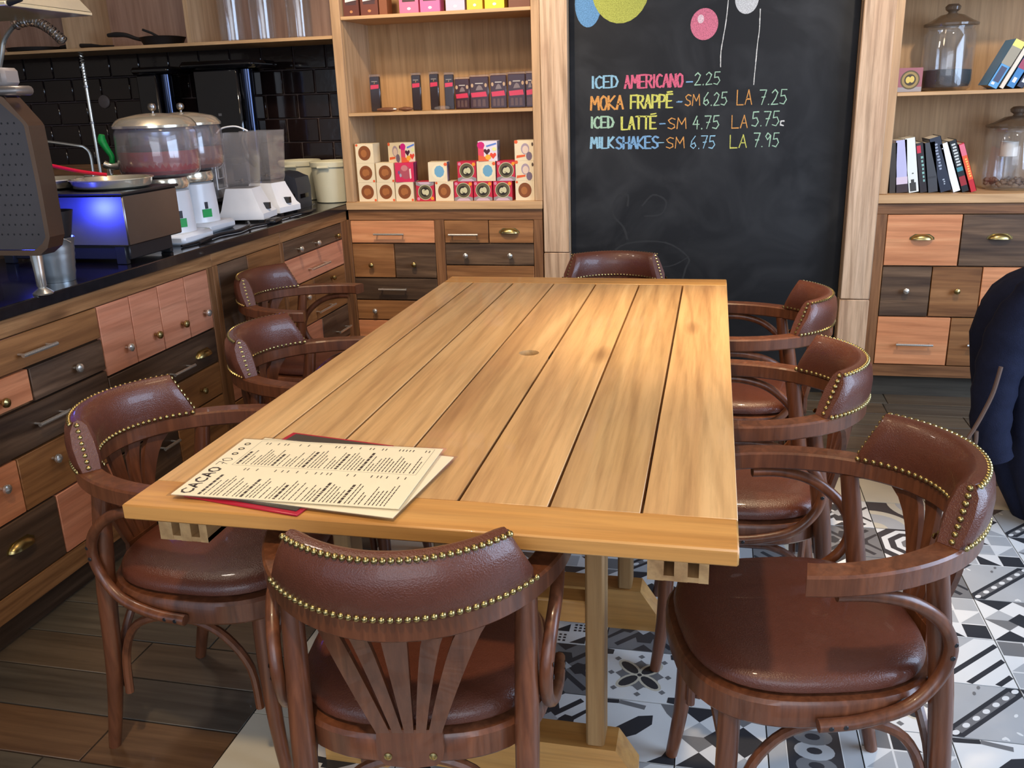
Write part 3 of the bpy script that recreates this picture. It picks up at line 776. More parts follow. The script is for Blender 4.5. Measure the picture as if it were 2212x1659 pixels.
for a in [(2.992, 3.215, .46, .842, 'darkY', [('kb', 3.18, .62)]), (3.215, 3.497, .745, .842, 'brownY', []), (3.215, 3.497, .62, .743, 'darkY', [('bar', 3.35, .68, .12)]), (3.215, 3.497, .40, .618, 'brownY', [('kb', 3.30, .52)]), (2.992, 3.215, .30, .458, 'pinkY', [('kb', 3.1, .38)]), (3.215, 3.497, .174, .398, 'orangeY', []), (2.992, 3.215, .174, .298, 'brownY', [])]:
    drawer(c4, 'left', *a[:4], M[a[4]], a[5], XF)
c5 = run_cabinet('patchwork counter cabinet in the corner, with a dark top drawer of three knobs', 3.511, 4.245, (3.511, 3.530), (4.168, 4.245), 0)
for a in [(3.530, 4.168, .762, .842, 'darkY', [('kc', 3.669, .792), ('kc', 3.855, .790), ('kb', 4.088, .789)]), (3.530, 4.168, .635, .760, 'pinkY', [('bar', 3.846, .686, .20)]), (3.530, 3.80, .50, .633, 'brownY', [('kc', 3.70, .565)]), (3.80, 4.168, .525, .633, 'brownY', [('kb', 3.993, .600)]),
          (3.80, 4.168, .432, .523, 'brownY', [('bar', 3.875, .475, .18)]), (3.530, 3.80, .432, .498, 'brownY', []), (3.530, 3.85, .28, .430, 'pinkY', []), (3.85, 4.168, .27, .430, 'darkY', [('bar', 4.057, .325, .14)]), (3.530, 3.85, .174, .278, 'brownY', []), (3.85, 4.168, .174, .268, 'brownY', [])]:
    drawer(c5, 'left', *a[:4], M[a[4]], a[5], XF)
ct = solo('countertop', MB().box(-2.42, -1.802, .58, 4.244, .890, .925, None, .003).box(-5.09, -2.43, 3.95, 4.615, .890, .925, None, .003).box(-2.43, -1.806, 4.2445, 4.615, .890, .925, None, .003), M['counter'], 'glossy black stone countertop running along the patchwork cabinets into the corner', 'countertop')
cs = solo('kitchen_cabinet', MB().box(-5.08, -2.45, 4.0, 4.61, 0, .889, None, .004), M['darkX'], 'dark cabinet base under the sink counter by the tiled wall', 'cabinet')
struct('trim_3', MB().box(-4.6, -2.62, 4.585, 4.6325, .926, 1.12, None, .003), M['frameX'])

# ================================================================== BOOKCASES
def bookcase(label, x0, x1, xi0, xi1, zb0, zb1, shelves, stile_l, stile_r, top=2.5):
    b = thing('bookcase', label, 'bookcase', (0, 0, 0))
    part('back_panel', MB().box(xi0 - .01, xi1 + .01, 4.60, 4.625, zb1, top), M['panel'], b)
    part('side_panel', MB().box(xi0 - .024, xi0, YF + .02, 4.60, zb1, top), M['lightY'], b)
    part('side_panel', MB().box(xi1, xi1 + .024, YF + .02, 4.60, zb1, top), M['lightY'], b)
    if stile_l: part('stile', MB().box(stile_l[0], stile_l[1], YF - .004, YF + .0195, zb1 + .0005, top, None, .002), M['lightZ'], b)
    if stile_r: part('stile', MB().box(stile_r[0], stile_r[1], YF - .004, YF + .0195, zb1 + .0005, top, None, .002), M['lightZ'], b)
    part('base_rail', MB().box(x0, x1, YF - .012, 4.625, zb0, zb1, None, .002), M['lightH'], b)
    for z0, z1 in shelves: part('shelf', MB().box(xi0, xi1, YF, 4.60, z0, z1, None, .0015), M['lightH'], b)
    part('top_board', MB().box(xi0 - .024, xi1 + .024, YF, 4.625, top, top + .03), M['lightH'], b)
    return b


bookcase('light oak bookcase left of the chalkboard, holding chocolates', -1.803, -.800, -1.755, -.838, .895, .933, [(1.344, 1.360), (1.781, 1.797), (2.2, 2.216)], (-1.803, -1.756), (-.838, -.7985))
bookcase('light oak shelves right of the chalkboard, holding books and glass jars', .708, 2.42, .748, 2.38, .910, .950, [(1.361, 1.377), (1.79, 1.806), (2.2, 2.216)], (.710, .747), (2.381, 2.42))
ks = thing('wall_shelf', 'light wooden wall shelf with dividers above the dark tiles', 'shelf', (0, 0, 0))
part('shelf_board', MB().box(-4.6, -1.805, YF, 4.62, 1.701, 1.716, None, .0015), M['lightH'], ks)
part('back_panel', MB().box(-4.6, -1.83, 4.605, 4.6318, 1.7165, 2.5), wood('mauve_back_panel', (176, 146, 130), (152, 122, 108), None, 'Z', 0.55, 1, 0.2), ks)
for x in (-3.25, -2.56, -3.95): part('divider', MB().box(x - .012, x + .012, YF + .002, 4.604, 1.7165, 2.5), M['lightY'], ks)
part('top_board', MB().box(-4.6, -1.805, YF, 4.62, 2.5, 2.52), M['lightH'], ks)

# ================================================================== TABLE
TX = (-.972, .056); TY = (1.205, 3.245); TT = .760; TB = .732
tb = thing('dining_table', 'long golden oak plank dining table with a round hole in the middle', 'table', (-.458, 2.225, 0))
def tloc(mb): return mb
def tbox(x0, x1, y0, y1, z0, z1, bev=0.0): return MB().box(x0 + .458, x1 + .458, y0 - 2.225, y1 - 2.225, z0, z1, None, bev)
part('end_board', tbox(TX[0], TX[1], TY[0], TY[0] + .105, TB, TT, .003), M['tableX'], tb)
part('end_board', tbox(TX[0], TX[1], TY[1] - .105, TY[1], TB, TT, .003), M['tableX'], tb)
seams = [TX[0], -.858, -.706, -.553, -.402, -.247, -.095, TX[1]]
for a, b in zip(seams[:-1], seams[1:]):
    g = .0025; x0, x1, y0, y1 = a + (g if a > TX[0] else 0), b - (g if b < TX[1] else 0), TY[0] + .106, TY[1] - .106
    cx, cy = (x0 + x1) / 2, (y0 + y1) / 2
    if a < -.463 < b:
        # board with the round parasol hole
        hc = (-.463 + .458, 2.22 - 2.225); R_ = .0265; n = 32
        X0, X1, Y0, Y1 = x0 + .458, x1 + .458, y0 - 2.225, y1 - 2.225
        mb = MB()
        mb.box(X0, X1, Y0, hc[1] - R_ - .01, TB, TT - .001); mb.box(X0, X1, hc[1] + R_ + .01, Y1, TB, TT - .001)
        circ = [(hc[0] + R_ * math.cos(2 * PI * i / n), hc[1] + R_ * math.sin(2 * PI * i / n)) for i in range(n)]
        def sq(i):
            t = 2 * PI * i / n; c_, s_ = math.cos(t), math.sin(t); hy_ = R_ + .01
            k = 1 / max(abs(c_) / ((X1 - hc[0]) if c_ > 0 else (hc[0] - X0)), abs(s_) / hy_)
            return (hc[0] + c_ * k, hc[1] + s_ * k)
        for i in range(n):
            j = (i + 1) % n; a1, b1, a2, b2 = circ[i], circ[j], sq(i), sq(j)
            mb.poly([(*a1, TT - .001), (*a2, TT - .001), (*b2, TT - .001), (*b1, TT - .001)]); mb.poly([(*a1, TT - .001), (*b1, TT - .001), (*b1, TB), (*a1, TB)])
        for cxx, cyy in ((0, 0),):
            for sx, sy in ((X0, -1), (X1, -1), (X0, 1), (X1, 1)):
                e = hc[1] + sy * (R_ + .01)
                ang = sorted([sq(i) for i in range(n)], key=lambda p: (p[0] - sx) ** 2 + (p[1] - e) ** 2)[:2]
                mb.poly([(sx, e, TT - .001), (*ang[0], TT - .001), (*ang[1], TT - .001)])
        part('board', mb, M['table'], tb)
        part('hole_sleeve', MB().lathe([(R_ + .006, TT - .0295), (R_ + .006, .665), (R_, .665), (R_, TT - .0295)], (hc[0], hc[1], 0), 32), M['table'], tb)  # added tube below the board, there only to darken the hole
    else:
        o = part('board', MB().box(x0 - cx, x1 - cx, y0 - cy, y1 - cy, TB, TT - .001, None, .0012), M['table'], tb, loc=(cx + .458, cy - 2.225, 0))
for (a, b) in ((-.931, -.838), (-.080, .014)):
    mb = MB(); w_ = b - a
    for u0, u1 in ((0, .27), (.44, .66), (.84, 1)): mb.box(a + w_ * u0 + .458, a + w_ * u1 + .458, 1.24 - 2.225, 3.21 - 2.225, .680, .7315, M['table'])
    mb.box(a + .458 + .001, b + .458 - .001, 1.30 - 2.225, 3.19 - 2.225, .6805, .731, M['iron']); mb.box(a + .458, b + .458, 1.2405 - 2.225, 1.30 - 2.225, .6802, .689, M['table'])  # dark box stands in for the shade inside the open runner slots
    part('runner', mb, M['table'], tb)
for y in (1.545, 2.172, 2.90):
    yl = y - 2.225
    part('trestle_beam', MB().box(-.36, .36, yl - .03, yl + .03, .62, .6795, None, .004), M['tableX'], tb)
    f = MB(); h = .12
    prof = [(-.346, .0), (-.20, .0), (-.17, .022), (.17, .022), (.20, .0), (.346, .0), (.346, .055), (.303, .12), (-.303, .12), (-.346, .055)]
    f.prism([(x, yl - .037, z) for x, z in prof], (0, .074, 0))
    part('foot', f, M['tableX'], tb)
    for s in (-1, 1):
        part('leg', MB().box(s * .26 - .019, s * .26 + .019, yl - .033, yl + .033, .1195, .6205, None, .005), M['tableZ'], tb)
part('stretcher', MB().box(-.02, .02, 1.578 - 2.225, 2.867 - 2.225, .40, .46, None, .004).box(-.262, .262, 2.13 - 2.225, 2.214 - 2.225, .405, .455, None, .004).box(-.262, .262, 1.52 - 2.225, 1.571 - 2.225, .405, .455, None, .004), M['tableX'], tb)

# ================================================================== CHAIRS
CY, AO, BO, RW = .03, .270, .335, .046     # ellipse of the bent rail (outer edge)


def ell(t, n):                              # point on the rail's centre line pushed n outward
    a, b = AO - RW / 2, BO - RW / 2
    p = Vector((a * math.sin(t), CY - b * math.cos(t), 0)); nn = Vector((math.sin(t) / a, -math.cos(t) / b, 0)).normalized()
    return p + nn * n, nn


def chair_meshes():
    m = {}
    # arm rail
    path = []
    xa = AO - RW / 2
    path += [(Vector((-xa + .004, .070, 0)), Vector((-1, .35, 0))), (Vector((-xa + .001, .048, 0)), Vector((-1, 0, 0)))]
    for i in range(49):
        t = -PI / 2 + PI * i / 48; path.append((ell(t, 0)[0], ell(t, 0)[1]))
    path += [(Vector((xa - .001, .048, 0)), Vector((1, 0, 0))), (Vector((xa - .004, .070, 0)), Vector((1, .35, 0)))]
    rings = []
    for i, (p, nn) in enumerate(path):
        hw = RW / 2; hw_ = hw; z0, z1 = .664, .701; e = .004
        prof = [(-hw_, z0 + e), (-hw_ + e, z0), (hw_ - e, z0), (hw_, z0 + e), (hw_, z1 - e), (hw_ - e, z1), (-hw_ + e, z1), (-hw_, z1 - e)]
        rings.append([p + nn * a + Vector((0, 0, z)) for a, z in prof])
    # rounded arm ends
    m['arm_rail'] = MB().loft(rings).mesh('arm_rail', M['chairwood'])
    # backrest upholstery
    NS = 34; tb_, tt_ = .86, .70; rings = []
    prof = [(-.008, .797, 1), (-.020, .786, .95), (-.0275, .758, .6), (-.0285, .728, .25), (-.026, .7015, 0), (.0245, .7015, 0), (.0295, .722, .15), (.031, .750, .55), (.027, .778, .88), (.013, .797, 1), (.002, .800, 1)]
    for i in range(NS + 1):
        s = -1 + 2 * i / NS; endk = 1.0 - max(0, (abs(s) - .94) / .06) * .28
        ring = []
        for n_, z, f in prof:
            t = s * (tb_ * (1 - f) + tt_ * f); p, nn = ell(t, n_ * endk); ring.append(p + Vector((0, 0, z)))
        rings.append(ring)
    m['backrest'] = MB().loft(rings).mesh('backrest', M['leather'])
    # nail positions: (point, outward normal)
    nails = []
    def row(n_, z, f, count, nz):
        for i in range(count):
            s = -1 + 2 * i / (count - 1); s *= .985; t = s * (tb_ * (1 - f) + tt_ * f); p, nn = ell(t, n_)
            d = (nn * (1 if n_ > 0 else -1) * (1 - nz) + Vector((0, 0, nz))).normalized(); nails.append((p + Vector((0, 0, z)), d))
    row(.0165, .7945, 1, 32, .62)
    row(.0265, .7055, .03, 39, -.05)
    row(-.0265, .7065, .06, 29, .05)
    for s in (-1, 1):
        for k in range(8):
            f = (k + .5) / 8.0; t = s * ((tb_ * (1 - f) + tt_ * f) * 1.0); p, nn = ell(t, .004); tang = Vector((math.cos(t) * s, math.sin(abs(t)), 0)).normalized()
            nails.append((p + Vector((0, 0, .703 + .093 * f)) + tang * .0005, (tang + Vector((0, 0, .15))).normalized()))
    m['nails'] = nails
    nm = MB().lathe([(.0056, -.0005), (.0050, .0019), (.0030, .0038), (0, .0044)], n=8, m=M['brass'])
    m['nail'] = nm.mesh('nail')
    jn = MB()
    for p, d in nails:
        q = d.to_track_quat('Z', 'Y').to_matrix(); jn.lathe([(.0050, -.0005), (.0040, .0024), (0, .0040)], p, 6, M['brass'], axis=q)
    m['nailjoin'] = jn.mesh('nailhead_trim')
    # seat ring and cushion
    def se(r1, r2, z, n=48, e=2.75):
        out = []
        for i in range(n):
            t = 2 * PI * i / n; c_, s_ = math.cos(t), math.sin(t)
            out.append(Vector((r1 * math.copysign(abs(c_) ** (2 / e), c_), r2 * math.copysign(abs(s_) ** (2 / e), s_), z)))
        return out
    m['seat_frame'] = MB().loft([se(.205, .205, .386), se(.220, .222, .388), se(.225, .227, .394), se(.226, .228, .434), se(.221, .223, .441), se(.205, .207, .442)]).mesh('seat_frame', M['chairwood'])
    m['seat_cushion'] = MB().loft([se(.202, .204, .4425), se(.211, .213, .450), se(.212, .214, .459), se(.207, .209, .470), se(.194, .196, .479), se(.17, .172, .4835), se(.12, .12, .486), se(.05, .05, .487)]).mesh('seat_cushion', M['leather'])
    # legs
    def leg(pts, rs):
        q = spline(pts, 5); return MB().tube(q, lerpl(rs, len(q)), 12)
    for s, k in ((-1, 'l'), (1, 'r')):
        m['rear_' + k] = leg([(s * .188, -.160, .666), (s * .186, -.176, .56), (s * .184, -.196, .42), (s * .181, -.220, .2), (s * .177, -.261, .001)], [.0175, .0195, .0205, .018, .0135]).mesh('leg', M['chairwood'])
        m['front_' + k] = leg([(s * .160, .155, .392), (s * .167, .158, .28), (s * .174, .166, .13), (s * .182, .183, .001)], [.020, .0195, .0165, .013]).mesh('leg', M['chairwood'])
        q = spline([(s * .240, .020, .653), (s * .240, -.04, .650), (s * .236, -.105, .630), (s * .225, -.160, .585), (s * .217, -.184, .53), (s * .217, -.170, .475), (s * .226, -.12, .430), (s * .2365, -.04, .412), (s * .2385, .03, .408)], 5)
        m['arm_support_' + k] = MB().tube(q, .0115, 10).mesh('arm_support', M['chairwood'])
        m['hole_' + k] = MB().lathe([(.0045, 0), (.0035, .001)], (s * .2285, -.185, .545), 10, M['black'], axis=Matrix.Rotation(s * PI / 2, 3, 'Y')).lathe([(.0045, 0), (.0035, .001)], (s * .2285, -.183, .520), 10, M['black'], axis=Matrix.Rotation(s * PI / 2, 3, 'Y')).lathe([(.0045, 0), (.0035, .001)], (s * .2495, .012, .409), 10, M['black'], axis=Matrix.Rotation(s * PI / 2, 3, 'Y')).lathe([(.0045, 0), (.0035, .001)], (s * .2488, -.012, .410), 10, M['black'], axis=Matrix.Rotation(s * PI / 2, 3, 'Y')).mesh('screw_hole')
    def hoop(a, b, inn):
        a, b = Vector(a), Vector(b); mid = (a + b) / 2 + Vector(inn) * .0
        pts = [a + Vector((0, 0, .16)), a + (b - a) * .03 + Vector((0, 0, .26)), a + (b - a) * .16 + Vector(inn) + Vector((0, 0, .340)), a + (b - a) * .34 + Vector(inn) * 1.2 + Vector((0, 0, .372)), mid + Vector(inn) * 1.3 + Vector((0, 0, .376)),
               a + (b - a) * .66 + Vector(inn) * 1.2 + Vector((0, 0, .372)), a + (b - a) * .84 + Vector(inn) + Vector((0, 0, .340)), a + (b - a) * .97 + Vector((0, 0, .26)), b + Vector((0, 0, .16))]
        return MB().tube(spline(pts, 4), .0095, 8).mesh('brace', M['chairwood'])
    FR, RR = (.168, .152, 0), (.178, -.215, 0)
    m['b1'] = hoop((FR[0] - .02, FR[1], 0), (-FR[0] + .02, FR[1], 0), (0, .01, 0)); m['b2'] = hoop((RR[0] - .02, RR[1] + .005, 0), (-RR[0] + .02, RR[1] + .005, 0), (0, .01, 0))
    m['b3'] = hoop((FR[0] + .002, FR[1] - .022, 0), (RR[0] + .002, RR[1] + .026, 0), (.012, 0, 0)); m['b4'] = hoop((-FR[0] - .002, FR[1] - .022, 0), (-RR[0] - .002, RR[1] + .026, 0), (-.012, 0, 0))
    # fan splat: slats from rail to plate
    tops = [(-.140, -.098), (-.080, -.048), (-.024, .016), (.040, .072), (.092, .138)]
    bots = [(-.052, -.030), (-.026, -.010), (-.0070, .0075), (.0110, .027), (.031, .052)]
    def yat(x, z):
        f = (z - .458) / (.664 - .458); t = math.asin(max(-.99, min(.99, x / (AO - RW / 2)))); ytop = ell(t, -.004)[0].y; ybot = -.234
        return ybot * (1 - f) + ytop * f
    sp = MB(); K = 9
    for (t0, t1), (b0, b1) in zip(tops, bots):
        rings = []
        for k in range(K + 1):
            u = k / K; z = .664 - u * (.664 - .458); e = u ** .75 if abs(t0 + t1) > .1 else u
            x0 = t0 * (1 - e) + b0 * e; x1 = t1 * (1 - e) + b1 * e; ymid = lambda x: yat(x, z)
            rings.append([Vector((x0, ymid(x0) - .0055, z)), Vector((x1, ymid(x1) - .0055, z)), Vector((x1, ymid(x1) + .0055, z)), Vector((x0, ymid(x0) + .0055, z))])
        sp.loft(rings, smooth=False)
    plate = [(-.052, .459), (.052, .459), (.054, .425), (.051, .408), (.040, .396), (0, .390), (-.040, .396), (-.051, .408), (-.054, .425)]
    sp.prism([(x, -.2395, z) for x, z in plate], (0, .011, 0))
    sp.prism([(x, -.2395, z) for x, z in ((-.052, .459), (-.0522, .464), (.0522, .464), (.052, .459))], (0, .011, 0))
    m['splat'] = sp.mesh('splat', M['chairwood'])
    m['screw'] = MB().lathe([(.0065, 0), (.0065, .0015), (.003, .0028), (.0028, .0018), (0, .0018)], n=14, m=M['brass']).mesh('screw')
    return m


CM = chair_meshes()


def chair(label, x, y, deg, full=True, grp='leather captain chairs around the table'):
    t = thing('captain_chair', label, 'chair', (x, y, 0), math.radians(deg), grp)
    for k, n in (('arm_rail', 'arm_rail'), ('seat_frame', 'seat_frame'), ('seat_cushion', 'seat_cushion'), ('rear_l', 'leg'), ('rear_r', 'leg'), ('front_l', 'leg'), ('front_r', 'leg'), ('arm_support_l', 'arm_support'), ('arm_support_r', 'arm_support'), ('b1', 'brace'), ('b2', 'brace'), ('b3', 'brace'), ('b4', 'brace')):
        o = add_obj(n, CM[k], t)
        if k.startswith('arm_support'): add_obj('screw_hole', CM['hole_' + k[-1]], o)
    b = add_obj('backrest', CM['backrest'], t)
    if full:
        for p, d in CM['nails']: add_obj('nail', CM['nail'], b, p, d.to_track_quat('Z', 'Y').to_euler())
    else:
        j = add_obj('nailhead_trim', CM['nailjoin'], b); j['kind'] = 'stuff'
    s = add_obj('splat', CM['splat'], t)
    for xx in (-.036, .036): add_obj('screw', CM['screw'], s, (xx, -.2396, .414), (PI / 2, 0, 0))
    return t


chair('brown leather armchair at the near end of the table, seen from behind', -.479, 1.328, 10.3)
chair('brown leather armchair at the table corner, its whole seat showing on the patterned tiles', .173, 1.526, 103.3)
chair('brown leather armchair between the open-seated one and the one by the weathered post', .071, 2.155, 92.7)
chair('brown leather armchair right of the table closest to the weathered post', .078, 2.891, 89.5, False)
chair('brown leather armchair on the dark planks beside the stack of menus', -1.046, 1.633, -91.4)
chair('brown leather armchair behind the one by the menus, along the patchwork cabinets', -1.048, 2.296, -87.5, False)
chair('brown leather armchair pulled away from the table in front of the corner cabinet', -1.478, 3.115, -92.0, False)
chair('brown leather armchair at the far end of the table against the chalkboard', -.365, 3.337, 184.4, False)
# a ninth chair, almost entirely outside the picture, with a coat over its back
chair('brown wooden armchair under the long navy coat', 1.36, 3.10, -88, False, None)

# ---- navy coat over that chair
cz_ = [(.012, .13, .15), (.12, .19, .19), (.22, .235, .215), (.36, .275, .235), (.50, .30, .245), (.62, .315, .25), (.70, .30, .245), (.755, .272, .225), (.79, .235, .20), (.815, .19, .17), (.835, .15, .14), (.852, .125, .12), (.885, .105, .105), (.92, .095, .095), (.955, .085, .085), (.985, .05, .05)]
rings = []
for k, (z, rx, ry) in enumerate(cz_):
    ring = []
    cx = 1.165 + (.0 if z < .86 else .035)
    for i in range(96):
        t = 2 * PI * i / 96; c_, s_ = math.cos(t), math.sin(t)
        am = max(.25, 1.25 - z) if z < .86 else .3
        fold = 1 + am * (.035 * math.sin(t * 8 + z * 2.2) + .022 * math.sin(t * 13 - z * 4 + 1) + .012 * math.sin(t * 23 + z * 9))
        ring.append(Vector((cx + rx * fold * math.copysign(abs(c_) ** .85, c_), 3.08 + ry * fold * math.copysign(abs(s_) ** .85, s_), z + .012 * math.sin(t * 3))))
    rings.append(ring)
ctt = thing('coat', 'long navy blue coat hanging to the floor over a chair, beside the right drawer cabinet', 'coat', (0, 0, 0))
part('coat_body', MB().loft(rings), M['coat'], ctt)
q = spline([(.985, 2.93, .79), (.915, 2.90, .68), (.878, 2.885, .54), (.875, 2.875, .38), (.905, 2.875, .27)], 6)
part('sleeve', MB().tube(q, [r_ * (1 + .05 * math.sin(i * 1.9)) for i, r_ in enumerate(lerpl([.07, .078, .066, .058, .048], len(q)))], 16), M['coat'], ctt)
part('collar', MB().loft([[Vector((1.18 + (.135 + e) * math.cos(2 * PI * i / 40), 3.08 + (.128 + e) * math.sin(2 * PI * i / 40), z + .01 * math.cos(2 * PI * i / 40 * 2))) for i in range(40)] for z, e in ((.905, -.03), (.900, .005), (.868, .016), (.848, .012), (.858, -.005), (.88, -.02))]), M['coat'], ctt)
q = spline([(.850, 2.772, .60), (.838, 2.770, .52), (.818, 2.768, .455), (.799, 2.766, .405), (.783, 2.764, .369), (.786, 2.764, .342), (.802, 2.766, .338), (.808, 2.768, .362), (.806, 2.768, .395)], 6)
solo('bag_strap', MB().tube(q, .0065, 8), M['strap'], 'thin brown strap hanging in a loop from the navy coat', 'strap')

# ================================================================== MENUS ON THE TABLE
def sheet(label, cx, cy, w_, h_, ang, z0, z1, printed, margin=.006):
    t = thing('menu_sheet', label, 'menu', (cx, cy, z0), math.radians(ang), 'menus on the table')
    part('sleeve', MB().box(-w_ / 2 - margin, w_ / 2 + margin, -h_ / 2 - margin, h_ / 2 + margin, 0, z1 - z0, None), M['film'], t, 'clear laminated edge')
    part('page', MB().box(-w_ / 2, w_ / 2, -h_ / 2, h_ / 2, .0002, z1 - z0 + .0002), pc((246, 236, 204), .35), t)
    zt = z1 - z0 + .00025
    if printed:
        ink = pc((62, 52, 44)); rr = random.Random(4)
        pl = lambda x, y, l: (x, y, zt + .00002 * l)
        def S(wd, x0, x1, y, h, w2): 
            mb_ = MB()
            for s in word_strokes(wd, x0, x1, h): ribbon(mb_, [(p[0], p[1] + y) for p in s], w2, pl, rr, 0, ink)
            return mb_
        mb = S('CACAO', -.122, -.012, .176, .020, .0042); part('title_print', mb, ink, t)
        part('title_print', S('70', .002, .034, .176, .020, .0018), ink, t)
        mb = MB()
        for i in range(3): mb.poly([(x * .0065 + .056 + i * .025, y * .0065 + .186, zt) for x, y in disc(0, 0, 1, 1)], ink); mb.poly([(x * .0035 + .056 + i * .025, y * .0035 + .186, zt + .00003) for x, y in disc(0, 0, 1, 1)], pc((238, 226, 186), .35))
        for x0, x1 in ((-.125, -.005), (.010, .120)):
            y = .160; k = 0
            while y > -.185:
                hd = k in (0, 9, 16, 24, 30)
                L_ = (.055 + rr.random() * .02) if hd else rr.random() * .05 + .03
                hgt = .0052 if hd else .0020
                xx = x0
                while xx < x0 + L_:
                    wl = .004 + rr.random() * .009; mb.poly([(xx, y, zt), (xx + wl, y, zt), (xx + wl, y - hgt, zt), (xx, y - hgt, zt)], ink); xx += wl + (.0014 if not hd else .0018)
                if not hd and rr.random() < .55: mb.poly([(x1 - .012, y, zt), (x1 - .002, y, zt), (x1 - .002, y - hgt, zt), (x1 - .012, y - hgt, zt)], ink)
                y -= .0115 if hd else (.0068 if rr.random() < .75 else .011); k += 1
        e = .0006
        for (a, b, c, d) in ((.004, .165, .126, .165 - e), (.004, -.192, .126, -.192 + e), (.004, .165, .004 + e, -.192), (.126 - e, .165, .126, -.192)): mb.poly([(a, b, zt), (c, b, zt), (c, d, zt), (a, d, zt)], ink)
        part('menu_print', mb, ink, t)
    return t


fm = thing('menu_folder', 'red-covered menu folder at the bottom of the stack of menus', 'menu', (-.735, 1.385, TT), math.radians(80), 'menus on the table')
part('cover', MB().box(-.160, .160, -.118, .118, .0005, .0045, None, .001), pc((176, 26, 52), .35), fm, 'crimson cover')
part('page', MB().box(-.150, .150, -.110, .104, .0047, .0064), pc((72, 66, 58), .3), fm, 'dark inner page')
sheet('cream laminated menu sheet, under the top sheet, with its corner past the near edge', -.672, 1.364, .262, .408, 84, TT + .0070, TT + .0082, False)
sheet('cream laminated menu sheet on top of the stack, printed with columns of text', -.690, 1.370, .262, .412, 90.6, TT + .0094, TT + .0106, True)

# ================================================================== CHOCOLATE BOXES, PACKS
def front_box(name, w_, d_, h_, base, prints, side=None):
    """front looks to -Y, origin at bottom centre of the front"""
    mb = MB().box(-w_ / 2, w_ / 2, 0, d_, 0, h_, base)
    for k, (pts, m) in enumerate(prints): mb.poly([(x * w_ - w_ / 2, -.0002 - .0001 * k, y * h_) for x, y in pts], m)
    for k, (pts, m) in enumerate(side or []): mb.poly([(w_ / 2 + .0002 + .0001 * k, x * d_, y * h_) for x, y in pts], m)
    return mb.mesh(name)


cr, bn, bn2, cri = pc((232, 214, 178)), pc((132, 74, 36)), pc((168, 104, 54)), pc((196, 40, 66))
ogp, gyp, blk, ivory, blu, mag = pc((226, 96, 50)), pc((150, 142, 140)), pc((40, 32, 24)), pc((206, 200, 160)), pc((112, 166, 194)), pc((204, 20, 110))
flower = lambda x, y, s: disc(x, y, s, s * 1.0, 0, 6)
med = [(disc(.5, .5, .36, .38, 0, 22), bn), (disc(.44, .5, .15, .19, 0, 14), bn2), (disc(.58, .53, .12, .17, .3, 12), bn2), (flower(.93, .07, .07), ogp)]
medt = [(disc(.5, .52, .35, .38, 0, 22), bn), (disc(.46, .5, .17, .2, 0, 14), bn2), (flower(.08, .93, .07), ogp), (flower(.6, .96, .03), pc((236, 190, 170)))]
redp = [([(0, 0), (1, 0), (1, .16), (.7, .26), (.3, .26), (0, .16)], gyp), ([(.1, 0), (.9, 0), (.74, .13), (.26, .13)], pc((206, 178, 190))), (disc(.5, .54, .40, .40, 0, 24), ivory), (disc(.5, .54, .37, .37, 0, 24), pc((96, 88, 62))), (disc(.5, .52, .25, .25, 0, 20), blk), (disc(.43, .52, .11, .15, -.3, 14), ivory), (disc(.60, .55, .11, .16, .2, 14), ivory), (disc(.45, .45, .03, .02), blk), (flower(.88, .86, .10), pc((240, 150, 40))), (flower(.12, .88, .09), pc((220, 130, 160)))]
bluep = [(disc(.55, .5, .38, .40, 0, 20), pc((236, 222, 186))), (disc(.58, .52, .27, .31, 0, 9), blu), (flower(.92, .88, .1), ogp)]
heart = lambda cx, cy, s: [(cx, cy - s), (cx + s, cy + .1 * s), (cx + .85 * s, cy + .7 * s), (cx + .4 * s, cy + .8 * s), (cx, cy + .4 * s), (cx - .4 * s, cy + .8 * s), (cx - .85 * s, cy + .7 * s), (cx - s, cy + .1 * s)]
heartp = [([(0, .1), (.3, .1), (.3, .9), (0, .95)], pc((222, 70, 96))), (disc(.15, .8, .2, .18, 0, 10), mag), ([(0, 0), (.55, 0), (.5, .2), (0, .3)], ogp), (disc(.52, .2, .16, .14, 0, 10), pc((240, 170, 50))), (heart(.46, .48, .17), pc((70, 20, 40))), (heart(.78, .28, .17), pc((226, 70, 44))), ([(.42, .78), (.95, .92), (.97, .84), (.45, .7)], pc((96, 130, 200))), (disc(.85, .6, .12, .1, 0, 8), pc((230, 226, 150)))]
facep = [(disc(.55, .58, .22, .28, 0, 16), pc((170, 150, 160))), (disc(.56, .54, .16, .2, 0, 14), pc((226, 200, 180))), (disc(.75, .22, .16, .22, 0, 10), pc((120, 104, 120))), ([(.08, .12), (.55, .2), (.55, .3), (.1, .26)], ogp), (flower(.08, .93, .1), ogp), (disc(.93, .8, .05, .1, 0, 8), pc((70, 50, 30)))]
pinkp = [(disc(.55, .5, .3, .36, .3, 14), pc((170, 74, 86))), (disc(.5, .72, .18, .16, 0, 10), pc((196, 120, 120))), ([(.78, .15), (.86, .2), (.84, .7), (.76, .66)], pc((240, 210, 200))), (disc(.28, .35, .06, .1, 0, 8), pc((160, 160, 170))), (disc(.2, .5, .06, .1, 0, 8), pc((110, 80, 120)))]
BW = .093
